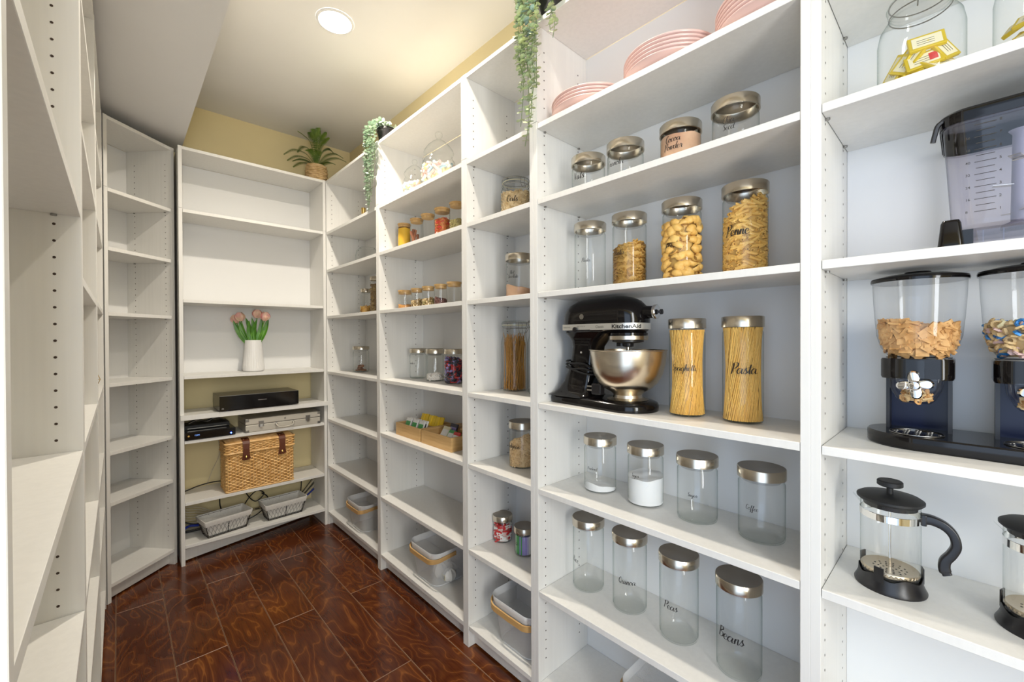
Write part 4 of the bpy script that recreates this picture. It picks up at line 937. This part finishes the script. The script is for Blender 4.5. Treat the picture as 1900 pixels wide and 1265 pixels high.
# ------------------------------------------------------------------ mesh baskets with bent wood handles
def mesh_basket(label, loc, rot=0, h=.175, hs=1.0):
    t = thing('mesh_basket', label, 'basket', loc, rot, 'white mesh baskets with wooden handles')
    def lp(z, k): return [Vector((x, y, z)) for x, y in rrect(k, k, .045, 10)]
    b = MB(); L = [lp(z, k) for z, k in ((.002, .092), (.010, .098), (h-.030, .1165))]
    per = [0]; n = len(L[0])
    for j in range(n): per.append(per[-1]+(L[2][(j+1) % n]-L[2][j]).length)
    b.uv = []
    for li, l in enumerate(L):
        l2 = l+[l[0]]; b.v += [tuple(p) for p in l2]; b.uv += [(per[j], l[0].z) for j in range(n+1)]
    for i in range(2):
        for j in range(n): b.f.append((i*(n+1)+j, i*(n+1)+j+1, (i+1)*(n+1)+j+1, (i+1)*(n+1)+j)); b.m.append(0)
    s = len(b.v); k2 = rrect(.091, .091, .045, 10); b.v += [(x, y, .002) for x, y in k2]; b.uv += list(k2); b.f.append(tuple(s+j for j in range(n))); b.m.append(0)
    b.build('mesh_body', WMESH, t, True)
    r = MB(); r.loft([lp(h-.032, .1175), lp(h-.030, .119), lp(h-.002, .1215), lp(h, .1205), lp(h-.002, .1195), lp(h-.030, .117)], (False, False)); r.build('rim', WMETAL, t, True)
    b = MB(); b.tube(lp(.004, .0935), .0028, 6, closed=True); b.build('base_ring', WMETAL, t, True)
    # handle: flat bent strip, hinged at mid-side, folded down round the front (-x side)
    Rr = .1265; P = []; cr = .05
    P.append(Vector((0, Rr, h-.022)))
    for j in range(1, 5): P.append(Vector((-(Rr-cr)*j/4, Rr, h-.022-.006*j/4)))
    for j in range(1, 17): a = pi/2+pi/2*j/16; P.append(Vector((-(Rr-cr)+cr*cos(a), (Rr-cr)+cr*sin(a), h-.028-.012*j/16)))
    for j in range(1, 5): P.append(Vector((-Rr, (Rr-cr)*(1-j/4), h-.040-.002*j/4)))
    P += [Vector((p.x, -p.y, p.z)) for p in reversed(P[:-1])]
    L = []
    for i, p in enumerate(P):
        a = P[max(i-1, 0)]; c = P[min(i+1, len(P)-1)]; d = (c-a); d.z = 0; d.normalize(); nn = Vector((d.y, -d.x, 0)); w = .0085+.0025*math.sin(pi*i/(len(P)-1))
        L.append([p+nn*x+Vector((0, 0, z)) for x, z in ((.003, -w), (.003, w), (-.003, w), (-.003, -w))])
    MB().loft(L).build('wooden_handle', BAMBOO, t, True)
    b = MB()
    for s in (1, -1): b.lathe([(.0001, .0), (.004, .0), (.004, .008), (.0001, .009)], 12, (0, s*.118, h-.022), M=rotm('X', -s*pi/2))
    b.build('hinge_rivet', GREYM, t, True)
    return t
mesh_basket('white mesh basket with wooden handle in the bottom of the far right-wall bookcase', (1.182, 2.600, S7), 0, .175)
mesh_basket('white mesh basket with wooden handle holding white balls', (1.190, 1.810, S7), 0, .175)
mesh_basket('white mesh basket with wooden handle in the bottom of the narrow bookcase', (1.190, 1.1725, S7), 0, .180)
mesh_basket('mesh basket below the mixer bookcase lowest jars, only its wooden handle showing', (1.190, .580, S7), 0, .180)
for i, (x, y, z, r) in enumerate(((1.160, 1.775, .046, .034), (1.212, 1.760, .040, .030), (1.172, 1.712, .042, .030), (1.222, 1.820, .040, .030))):
    b = MB(); n = 28
    b.lathe([(r*math.sin(pi*k/10)+.0001, -r*cos(pi*k/10)) for k in range(11)], n)
    b.v = [tuple(Vector(p)*(1+.10*sin(6*math.atan2(p[1], p[0])))) for p in b.v]
    lb = ['largest fluffy white ball in the mesh basket', 'white ball at the back of the mesh basket, nearest the panel', 'white ball with a printed paper tag in the mesh basket', 'white ball at the back left of the mesh basket'][i]
    o = b.build('decorative_ball', mat('fluffy_white', (.78, .76, .72), .9, bump=.8, nscale=200) if i == 0 else bpy.data.materials['fluffy_white'], None, True, (x, y, S7+z)); tag(o, lb, 'ball', 'white balls in the mesh basket')
    if i == 2: 
        MB().box(-.036, -.0352, -.014, .014, -.012, .012).build('paper_tag', PAPER, o); MB().box(-.0364, -.0361, -.010, .010, -.008, .008).build('print', GREYM, o)

# ------------------------------------------------------------------ back bookcase contents
t = thing('av_receiver', 'long low black receiver box with a silver front line, on the pull-out shelf', 'receiver', (.645, 3.10, .8505))
b = MB(); b.box(-.215, .215, -.120, .110, .008, .096); bevel(b.build('casing', DARKF, t), .002, 2)
bevel(MB().box(-.215, .215, -.125, -.1205, .010, .094).build('front_panel', BLACKG, t), .001)
MB().box(-.214, .214, -.1255, -.1210, .0945, .0965).build('front_edge_trim', GREYM, t)
MB().box(-.018, .030, -.1262, -.1252, .056, .059).build('silver_line', CHROME, t)
font_on('m', .014, lambda u, v: Vector((-.205+u, -.1256, .018+v)), 'logo', GREYM, t, .03)
for x in (-.19, .17):
    for y in (-.10, .08): MB().lathe([(.0001, 0), (.014, 0), (.014, .008)], 14, (x, y, 0)).build('foot', BLACKP, t)
ZB = .7062
t = thing('set_top_box', 'black set-top box with a glowing blue light at its right end', 'set-top box', (.395, 3.105, ZB))
bevel(MB().box(-.124, .118, -.105, .085, .004, .046).build('casing', BLACKG, t), .002, 2)
for x in (-.11, .10):
    for y in (-.09, .07): MB().lathe([(.0001, 0), (.008, 0), (.008, .004)], 12, (x, y, 0)).build('foot', BLACKP, t)
MB().lathe([(.0035, 0), (.0035, .0012), (.0001, .0016)], 16, (.095, -.105, .016), M=rotm('X', pi/2)).build('blue_light', LEDM, t)
font_on('12:04', .011, lambda u, v: Vector((-.082+u, -.1056, .024+v)), 'display_digits', LEDT, t)
MB().lathe([(.005, 0), (.005, .001), (.0001, .001)], 16, (-.108, -.105, .026), M=rotm('X', pi/2)).build('power_button', BRASS, t)
t = thing('modem', 'second matte black box stacked on the set-top box, under loose cords', 'modem', (.39, 3.15, ZB+.0465))
bevel(MB().box(-.115, .105, -.07, .06, 0, .026).build('casing', BLACKM, t), .002, 2)
MB().box(-.10, .09, -.0705, -.0698, .006, .009).build('front_slot', GREYM, t)
t = thing('briefcase', 'flat silver hard case with two latches and a handle, lying on the shelf', 'case', (.785, 3.115, ZB))
bevel(MB().box(-.220, .220, -.110, .110, .0, .044).build('lower_shell', SILVER, t), .004, 3)
bevel(MB().box(-.220, .220, -.110, .110, .0465, .083).build('upper_shell', SILVER, t), .004, 3)
MB().box(-.216, .216, -.1075, .106, .040, .050).build('dark_seam', BLACKM, t)
for x in (-.135, .140):
    lt = bevel(MB().box(x-.014, x+.014, -.1145, -.1101, .030, .066).build('latch', GREYM, t), .001)
    bevel(MB().box(x-.008, x+.008, -.118, -.1145, .024, .046).build('latch_clasp', CHROME, lt), .001)
b = MB().tube(spline([(-.050, -.112, .034), (-.050, -.122, .032), (-.040, -.126, .018), (0, -.128, .013), (.040, -.126, .018), (.050, -.122, .032), (.050, -.112, .034)], 5), .0045, 8)
b.build('handle', SILVER, t, True)
for x in (-.05, .05): MB().lathe([(.009, 0), (.009, .003), (.0001, .004)], 16, (x, -.110, .034), M=rotm('X', pi/2)).build('handle_mount', GREYM, t)
for sx in (-1, 1):
    for z0, z1 in ((.0, .018), (.065, .0835)):
        bevel(MB().box(min(sx*.200, sx*.2215), max(sx*.200, sx*.2215), -.1115, -.090, z0-.0, z1).build('corner_guard', GREYM, t), .003, 2)
MB().lathe([(.005, 0), (.005, .003), (.0001, .0035)], 12, (.0, -.110, .066), M=rotm('X', pi/2)).build('lock_button', GREYM, t)

# wicker hamper: real woven strands
t = thing('wicker_hamper', 'golden wicker picnic hamper with two brown leather straps', 'picnic hamper', (.652, 3.105, .3565))
def weave(b, hx, hy, cr, z0, z1, n, r, bulge=0, phase=0, posts=0, amp=.003):
    for k in range(n):
        z = z0+(z1-z0)*(k+.5)/n; g = bulge*math.sin(pi*(k+.5)/n); out = rrect(hx+g, hy+g, cr, 3); P = []
        L = len(out)
        for j in range(L):
            a = Vector((*out[j], 0)); c = Vector((*out[(j+1) % L], 0)); d = c-a; m = max(1, int(d.length/.0062))
            for q in range(m): P.append((a+d*q/m, Vector((d.y, -d.x, 0)).normalized()))
        N = len(P); path = []
        for j, (p, nn) in enumerate(P): path.append(p+nn*(amp*sin(2*pi*j/6+pi*k+phase))+Vector((0, 0, z+.0006*sin(j*1.7+k))))
        b.tube(path, r, 4, closed=True)
    return b
b = MB().loft([lift(rrect(.180, .088, .015, 3), z) for z in (.002, .232)]); b.build('inner_shell', mat('dark_cane', (.30, .15, .05), .7), t)
stuff(weave(MB(), .184, .092, .014, .003, .232, 23, .0046, amp=.0040).build('woven_body', WICKER, t, True))
b = MB()
for i in range(25):
    for s in (-1, 1): b.tube([(-.178+.0148*i, s*.0925, .002), (-.178+.0148*i, s*.0925, .232)], .0025, 5)
for i in range(12):
    for s in (-1, 1): b.tube([(s*.1845, -.082+.0149*i, .002), (s*.1845, -.082+.0149*i, .232)], .0025, 5)
stuff(b.build('upright_canes', WICKER, t, True))
ld = weave(MB(), .189, .097, .018, .236, .292, 7, .0042, .001).build('woven_lid', WICKER, t, True); stuff(ld)
# lid top: rows across a gentle dome
b = MB()
for k in range(22):
    y = -.096+.0091*k; zz = .294+.012*(1-(y/.1)**2); P = []
    for j in range(44): x = -.184+.368*j/43; P.append((x, y, zz+.0022*sin(2*pi*j/4+pi*k)-.006*max(0, abs(x)-.15)/.035))
    b.tube(P, .0046, 4)
stuff(b.build('lid_top_weave', WICKER, t, True))
b = MB()
for z in (.234, .293):
    N = 120; out = rrect(.192, .100, .018, 6); path = [Vector((x, y, z)) for x, y in out]
    b.tube(path, .0055, 8, closed=True)
b.tube([Vector((x, y, .005)) for x, y in rrect(.186, .094, .014, 6)], .005, 6, closed=True)
b.build('rim_braid', WICKER, t, True)
for x in (-.085, .115):
    st = MB(); L = []
    for y, z, w in ((-.045, .3125, .019), (-.075, .309, .019), (-.100, .301, .019), (-.1085, .285, .0185), (-.1095, .255, .016), (-.108, .215, .0185), (-.1045, .193, .024), (-.1035, .186, .012)):
        L.append([Vector((x+s*w, y-ny*.0, z+nz)) for s, ny, nz in ((-1, 0, 0), (1, 0, 0))])
    vs = [p for l in L for p in l]; vs2 = [p+Vector((0, -.0032, .0012)) for p in vs]; n = len(vs)
    fs = [(2*i, 2*i+1, 2*i+3, 2*i+2) for i in range(len(L)-1)]
    st.add(vs2, [tuple(reversed(f)) for f in fs]); st.add(vs, fs)
    for i in range(len(L)-1):
        for k in (0, 1): a = 2*i+k; st.f.append((a, a+2, n+a+2, n+a) if True else None); st.m.append(0)
    st.v = st.v[n:]+st.v[:n]; o = st.build('leather_strap', LEATHER, t)
    MB().lathe([(.0075, 0), (.0075, .003), (.004, .005), (.0035, .009), (.0001, .010)], 18, (x, -.1075, .205), M=rotm('X', pi/2)).build('brass_stud', BRASS, o, True)
    for d in (-.010, .010): MB().lathe([(.0028, 0), (.0026, .002), (.0001, .003)], 10, (x+d, -.085, .3095)).build('rivet', BRASS, o, True)

# wire baskets with linen liners
def wire_basket(label, loc, rot):
    t = thing('wire_basket', label, 'basket', loc, rot, 'wire baskets with linen liners')
    h = .102; b0 = (.100, .048); b1 = (.124, .074)
    def P(u, v, k): 
        hx = b0[0]+(b1[0]-b0[0])*k; hy = b0[1]+(b1[1]-b0[1])*k; return Vector((u*hx, v*hy, .003+h*k))
    b = MB()
    for k in (0, .98): b.tube([P(-1, -1, k), P(1, -1, k), P(1, 1, k), P(-1, 1, k)], .0020, 6, closed=True)
    for u, v in ((-1, -1), (1, -1), (1, 1), (-1, 1), (0, -1), (0, 1), (-.5, 1)): b.tube([P(u, v, 0), P(u, v, .98)], .0018, 6)
    b.build('wire_frame', WIRE, t, True)
    b = MB()
    def face(f, n):
        rows = 4
        for i in range(n):
            for r in range(rows):
                for s in (-1, 1):
                    u0 = -1+2*(i+.5)/n; z0 = r/rows; u1 = u0+s/n; z1 = (r+1)/rows
                    if r % 2: u0, u1 = u0+1/n*(-1 if s > 0 else 1), u0
                    if abs(u0) <= 1.001 and abs(u1) <= 1.001: b.tube([f(u0, z0*.97), f(u1, z1*.97)], .0007, 3)
    face(lambda u, z: P(u, -1.01, z), 11); face(lambda u, z: P(u, 1.01, z), 11); face(lambda u, z: P(-1.01, u, z), 5); face(lambda u, z: P(1.01, u, z), 5)
    stuff(b.build('chicken_wire', WIRE, t))
    L = []
    def ring(k, g, z=None, wob=0):
        hx = b0[0]+(b1[0]-b0[0])*k+g; hy = b0[1]+(b1[1]-b0[1])*k+g; pts = []
        for j, (x, y) in enumerate(rrect(hx, hy, .008, 3)+[]): pts.append(Vector((x, y, (.003+h*k if z is None else z)+wob*sin(j*2.3))))
        return pts
    # fold-over outside, rim, then down the inside to the bottom
    L = [ring(.72, .0045, None, .002), ring(.85, .0048), ring(1.0, .0045), ring(1.05, .003, None, .001), ring(1.04, -.001), ring(.6, -.003), ring(.1, -.004), ring(.05, -.020)]
    MB().loft(L, (False, True)).build('linen_liner', CLOTH, t, True)
    return t
WB = bk and BOT+TH+.024
wire_basket('left wire basket with a grey linen liner on the lowest back shelf', (.468, 3.085, WB), .17)
wire_basket('right wire basket with a grey linen liner on the lowest back shelf', (.795, 3.100, WB), .06)

# cables and power strip behind
t = thing('power_strip', 'beige power strip with green lights lying behind the wire baskets', 'power strip', (.66, 3.235, WB))
bevel(MB().box(-.12, .12, -.025, .025, 0, .032).build('casing', mat('beige_plastic', (.55, .48, .34), .5), t), .003, 2)
for k in range(4): MB().box(-.10+.05*k, -.075+.05*k, -.012, .012, .0322, .040 if k % 2 else .0335).build('socket', BLACKP, t)
for k in range(2): MB().lathe([(.0022, 0), (.0022, .001), (.0001, .0015)], 8, (.105-.012*k, -.015, .032)).build('green_light', mat('green_led', (.1, .8, .2), .3, emit=((.2, 1, .3), 4)) if k == 0 else bpy.data.materials['green_led'], t)
def cable(label, pts, r, m, grp='loose cables behind the back bookcase'):
    o = MB().tube(spline(pts, 8), r, 7).build('cable', m, None, True); return tag(o, label, 'cable', grp)
cable('black cord arching on the shelf left of the hamper', [(.275, 3.255, .362), (.29, 3.22, .363), (.35, 3.20, .385), (.43, 3.215, .388), (.52, 3.24, .372), (.56, 3.25, .364)], .0035, CABLE)
cable('thin beige cord hanging behind the hamper', [(.40, 3.262, .362), (.43, 3.262, .45), (.47, 3.266, .55), (.46, 3.27, .66)], .002, CABW)
cable('blue cable at the left end of the lowest back shelf', [(.272, 3.17, WB+.03), (.30, 3.18, WB+.045), (.36, 3.19, WB+.035), (.42, 3.22, WB+.04), (.48, 3.25, WB+.006)], .007, CABB)
for k in range(3): cable(['thick black cable above the blue one', 'black cable below the blue one', 'thin black cable lying on the lowest back shelf'][k], [(.272, 3.20, WB+[.075, .012, .004][k]), (.33, 3.19, WB+[.045, .012, .004][k]), (.40, 3.20, WB+[.04, .014, .004][k]), (.50, 3.25, WB+[.05, .005, .004][k])], [.005, .005, .003][k], CABLE)
for k in range(7): cable('pale cable in the tangle at the left end, %s' % ['uppermost', 'second from the top', 'third from the top', 'fourth from the top', 'fifth from the top', 'sixth from the top', 'lowest'][k], [(.272, 3.19+.008*k, WB+.16-.014*k), (.30, 3.20, WB+.155-.016*k), (.36, 3.22, WB+.13-.014*k), (.43, 3.24, WB+.08-.006*k)], .003, CABW)
for k in range(4): cable(['black loop of cord between the two wire baskets', 'second black loop between the wire baskets', 'black cord dropping behind the left wire basket', 'black cord dropping behind the right wire basket'][k],
    [[(.60, 3.24, WB+.01), (.60, 3.22, WB+.09), (.66, 3.21, WB+.16), (.71, 3.22, WB+.13), (.66, 3.22, WB+.09), (.61, 3.22, WB+.15), (.60, 3.25, WB+.215)],
     [(.58, 3.16, WB+.006), (.63, 3.14, WB+.02), (.70, 3.17, WB+.05), (.73, 3.21, WB+.10), (.70, 3.24, WB+.13)],
     [(.47, 3.262, WB+.22), (.47, 3.262, WB+.10), (.50, 3.262, WB+.02)],
     [(.955, 3.262, WB+.22), (.955, 3.255, WB+.12), (.94, 3.25, WB+.02)]][k], .0035, CABLE)
for k in range(5): cable('cable in the bundle at the right end, %s' % ['uppermost', 'second from the top', 'third from the top', 'fourth from the top', 'lowest'][k], [(.90, 3.255, WB+.02-.002*k+.01), (.955, 3.235, WB+.075-.013*k), (1.026, 3.21, WB+.175-.022*k)], [.003, .003, .004, .003, .006][k], [CABLE, CABW, CABLE, CABW, CABB][k])
for k in range(4): cable('thin loose cord heaped on the modem, %s' % ['nearest', 'second nearest', 'third nearest', 'farthest'][k], [(.30, 3.11+.02*k, ZB+.0755), (.34, 3.10+.02*k, ZB+.094), (.39, 3.12+.02*k, ZB+.078), (.43, 3.11+.02*k, ZB+.095), (.48, 3.13+.02*k, ZB+.0755)], .0022, [CABLE, CABW, CABLE, CABLE][k])
t = thing('wall_socket', 'beige wall plate behind the right wire basket', 'wall socket', (.90, 3.2985, .30))
bevel(MB().box(-.036, .036, -.006, 0, -.058, .058).build('plate', mat('plate_beige', (.68, .60, .40), .5), t), .002)
for z in (-.02, .02): MB().box(-.014, .014, -.0075, -.0058, z-.013, z+.013).build('outlet', WMETAL, t)

# ------------------------------------------------------------------ vase of tulips
VX, VY, VZ = .640, 3.145, BS[2]+TH+.0005
t = thing('vase', 'white ribbed ceramic vase holding pink tulips', 'vase', (VX, VY, VZ))
n = 96; lo = []
for r, z in ((.0001, .001), (.050, .0), (.058, .004), (.0605, .014), (.059, .04), (.053, .12), (.047, .200), (.0455, .201), (.0445, .199), (.046, .17), (.05, .1)):
    lo.append([Vector(((r+(.0011*cos(32*2*pi*j/n) if .004 < z < .2 and r > .0455 else 0))*cos(2*pi*j/n), (r+(.0011*cos(32*2*pi*j/n) if .004 < z < .2 and r > .0455 else 0))*sin(2*pi*j/n), z)) for j in range(n)])
MB().loft(lo, (True, False)).build('body', VASE, t, True)
cr_ = Vector((.732, -.681, 0)); dp = Vector((.681, .732, 0))
def petal(b, base, axis, ang, L, Wd, m=0):
    ax = axis.normalized(); s = ax.orthogonal().normalized(); s2 = ax.cross(s); rad = s*cos(ang)+s2*sin(ang); tan = ax.cross(rad); rows = []
    for i in range(6):
        q = i/5; w = Wd*math.sin(pi*(.12+.80*q))**.8; out = .025*math.sin(pi*(.10+.70*q)); rows.append([base+ax*(L*q)+rad*(out-.004*(c/1.0)**2)+tan*(w*c*.5) for c in (-1, -.5, 0, .5, 1)])
    b.loft(rows, (False, False), closed=False)
def blade(b, base, tip, W_, bend):
    d = tip-base; side = d.cross(Vector((-dp.x, -dp.y, 0))).normalized(); rows = []
    for i in range(8):
        q = i/7; w = W_*math.sin(pi*min(1, .18+.82*q))**.7*(1 if q < .97 else .1); p = base+d*q+bend*math.sin(pi*q); fold = dp*(-.35)
        rows.append([p-side*w*.5+Vector((0, 0, 0)), p+Vector((dp.x, dp.y, 0))*w*.28, p+side*w*.5])
    b.loft(rows, (False, False), closed=False)
for i, (dx, hz, dd, lb) in enumerate(((-.122, .340, .02, 'pink tulip leaning out furthest to the left of the vase'), (-.068, .352, -.02, 'pink and cream tulip second from the left in the vase'), (.018, .372, .01, 'pink and orange tulip standing tallest in the vase'), (.078, .355, -.01, 'pink and cream tulip leaning to the right of the vase'))):
    t = thing('tulip', lb, 'flower', (VX, VY, VZ+.012), 0, 'pink tulips in the white vase')
    tip = cr_*dx+dp*dd+Vector((0, 0, hz-.035)); base = cr_*dx*.15; neck = cr_*dx*.36+Vector((0, 0, .17))
    pts = spline([base, neck, (neck+tip)/2+cr_*dx*.02, tip], 5)
    MB().tube(pts, .0028, 7).build('stem', TULL, t, True)
    ax = (tip-neck).normalized(); ax = (ax+Vector((0, 0, .6))).normalized()
    for k in range(6): b = MB(); petal(b, tip-ax*.006, ax, k*pi/3+.3*i, .056 if k % 2 else .052, .046); o = b.build('petal', TULP, t, True)
    for k in range(2):
        s = (-1, 1)[k]; b = MB(); blade(b, base+Vector((0, 0, .15))+cr_*s*.006, cr_*(dx*.75+s*.028)+dp*(.02*s)+Vector((0, 0, .318+.02*k)), .036, cr_*(.012*s)); b.build('leaf', TULL, t, True)

# ------------------------------------------------------------------ fern in a woven pot
PX, PY, PZ = 1.018, 3.085, HT+.0005
t = thing('potted_fern', 'small fern in a pale woven pot on top of the back corner bookcases', 'potted plant', (PX, PY, PZ))
MB().lathe([(.0001, .001), (.052, .001), (.060, .02), (.064, .06), (.062, .100), (.058, .112), (.054, .108), (.0001, .10)], 32).build('pot_lining', WICKERP, t, True)
b = MB()
for k in range(9):
    z = .008+.0122*k; R_ = [.056, .060, .063, .0655, .0665, .0665, .065, .063, .060][k]; path = []
    for j in range(48): path.append(((R_+.0028*sin(2*pi*j/6+pi*k))*cos(2*pi*j/48), (R_+.0028*sin(2*pi*j/6+pi*k))*sin(2*pi*j/48), z+.001*sin(j)))
    b.tube(path, .0062, 5, closed=True)
stuff(b.build('woven_pot', WICKERP, t, True))
MB().lathe([(.055, .104), (.0001, .106)], 24).build('soil', BLACKM, t)
rf = random.Random(5)
F_ = [(-1, .0, .06, .27), (-.96, -.1, .10, .24), (-.9, .2, .02, .22), (-.8, .35, .14, .19), (-.55, -.1, .20, .20), (-.35, .3, .22, .19), (-.1, -.05, .225, .215), (.02, .1, .235, .22), (.12, -.15, .22, .20), (.28, .1, .20, .20), (.5, -.1, .16, .17), (.8, .1, .08, .20), (.95, -.1, .04, .20), (.8, -.4, .00, .17), (-.7, -.5, .02, .17), (.3, -.6, .07, .17), (-.2, -.7, .08, .15), (.6, .3, .12, .16)]
for i, (du, dv, up, L_) in enumerate(F_):
    d = (cr_*du+dp*dv*.7); rch = min(1, d.length)*L_*1.12; d = d.normalized() if d.length > .01 else cr_
    if d.y > 0: rch = min(rch, .14/max(.05, d.y)*.9+.02)
    P = spline([Vector((0, 0, .10)), d*rch*.30+Vector((0, 0, .12+up*.75)), d*rch*.68+Vector((0, 0, .125+up*1.0)), d*rch+Vector((0, 0, .12+up*(1.22 if abs(du) < .6 and up > .12 else .92)-.02*rch/.2))], 7)
    b = MB(); b.tube(P, [.0016*(1-.7*k/len(P)) for k in range(len(P))], 4)
    for k in range(3, int(len(P)*2.1)):
        q = k/(len(P)*2.1); idx = min(int(q*(len(P)-1)), len(P)-2); f = q*(len(P)-1)-idx; p = P[idx].lerp(P[idx+1], f); tg = (P[idx+1]-P[idx]).normalized()
        sd = tg.cross(Vector((0, 0, 1))); sd = (sd if sd.length > .15 else tg.cross(-dp)).normalized(); l = .023*math.sin(pi*min(1, .12+.86*q))**.8+.002
        if abs(du) < .4: sd = (cr_-tg*cr_.dot(tg)).normalized()
        for s in (-1, 1):
            a = p; e = p+sd*s*l+tg*l*.35+Vector((0, 0, -.003)); w = tg*.0022
            b.add([a-w, a+w, e+w*.3, e-w*.3], [(0, 1, 2, 3)])
    b.build('frond', FERN, t)

# ------------------------------------------------------------------ trailing eucalyptus
def trailing(label, loc, strands_, leaf, mats, seed, blue=None):
    """loc: pot on the bookcase top; strands_: (y offset of the strand, x offset, start height, end height)"""
    rg = random.Random(seed); t = thing('trailing_eucalyptus', label, 'trailing plant', loc)
    MB().lathe([(.0001, 0), (.040, 0), (.052, .070), (.055, .072), (.055, .082), (.050, .084), (.046, .078), (.0001, .076)], 28).build('pot', BLACKP, t, True)
    for (dy, dx, z0, z1) in strands_:
        L = z0-z1; edge = XR-loc[0]
        pts = [Vector((-.02, dy*.4, .078)), Vector((edge*.55, dy*.7, .105+z0*.3)), Vector((edge-.008+dx, dy, .085+z0*.2)), Vector((edge-.020+dx, dy, .02))]
        m = max(3, int(L/.08)); zt = .02
        for k in range(1, m+1): pts.append(Vector((edge-.020+dx+rg.uniform(-.004, .003), dy+rg.uniform(-.012, .012), zt-(zt-z1)*k/m)))
        P = spline(pts, 7); st = MB().tube(P, .0011, 5).build('hanging_stem', STEM, t, True)
        b = MB(); acc = 0; nxt = .004; kk = 0
        for i in range(3, len(P)-1):
            acc += (P[i+1]-P[i]).length
            while acc > nxt:
                nxt += leaf*(1.0+.6*rg.random()); kk += 1; tg = (P[i+1]-P[i]).normalized(); q = i/len(P)
                s0 = tg.orthogonal().normalized(); s1 = tg.cross(s0); a0 = kk*1.35+rg.uniform(-.3, .3); lr = leaf*(1.05-.45*q)*rg.uniform(.8, 1.15)
                for s in (0, pi):
                    d = s0*cos(a0+s)+s1*sin(a0+s)
                    if d.x > .35: d.x *= -.3
                    d = (d-tg*(.25+rg.uniform(-.2, .4))).normalized(); nrm = (tg*-.6+d.cross(tg)*rg.uniform(-.7, .7)+Vector((-.3, 0, .2))).normalized(); e1 = (d-nrm*d.dot(nrm)).normalized(); e2 = nrm.cross(e1)
                    c = P[i]+e1*lr*1.15; vs = [c+nrm*(-.12*lr)]+[c+e1*lr*cos(x*pi/4)+e2*lr*.92*sin(x*pi/4)+nrm*.05*lr for x in range(8)]
                    b.add(vs, [(0, 1+x, 1+(x+1) % 8) for x in range(8)], (1 if (blue and rg.random() < blue*(1-q)**2) else 0))
        stuff(b.build('leaves', mats, st))
    b = MB()   # crown of leaves over the pot
    for k in range(70):
        a = rg.uniform(0, 2*pi); rr_ = rg.uniform(.0, .062); c = Vector((rr_*cos(a)-.012, rr_*sin(a), .085+rg.uniform(0, .045)*(1-rr_/.09))); nrm = Vector((rg.uniform(-1, .3), rg.uniform(-.8, .8), rg.uniform(.2, 1))).normalized(); e1 = nrm.orthogonal().normalized(); e2 = nrm.cross(e1)
        b.add([c-nrm*.1*leaf]+[c+e1*leaf*cos(x*pi/4)+e2*leaf*sin(x*pi/4) for x in range(8)], [(0, 1+x, 1+(x+1) % 8) for x in range(8)], 1 if (blue and rg.random() < blue) else 0)
    stuff(b.build('crown_leaves', mats, t))
    return t
trailing('pale trailing eucalyptus hanging over the far bookcases, nearer the fern', (1.115, 2.225, HT+.0005),
    [(.085, 0, .03, -.20), (.06, -.01, .02, -.28), (.045, .0, .02, -.34), (.03, -.012, .03, -.38), (.018, 0, .03, -.30), (.005, -.01, .04, -.26), (-.012, .0, .04, -.22), (.038, -.018, .05, -.36), (.052, -.02, .04, -.30), (-.03, -.005, .03, -.12)], .0115, [LEAFP, LEAFB], 11)
trailing('larger trailing eucalyptus hanging over the mixer bookcase and the narrow one', (1.110, .985, HT+.0005),
    [(.070, -.004, .02, -.24), (.055, -.010, .03, -.36), (.040, 0, .03, -.43), (.026, -.010, .04, -.40), (.016, -.002, .04, -.30), (.000, -.008, .04, -.20), (-.008, .0, .03, -.25), (.048, -.018, .05, -.22), (.062, -.016, .05, -.17), (-.075, -.004, .02, -.10), (-.088, -.008, .02, -.13)], .0135, [LEAFE, LEAFB], 12, .45)
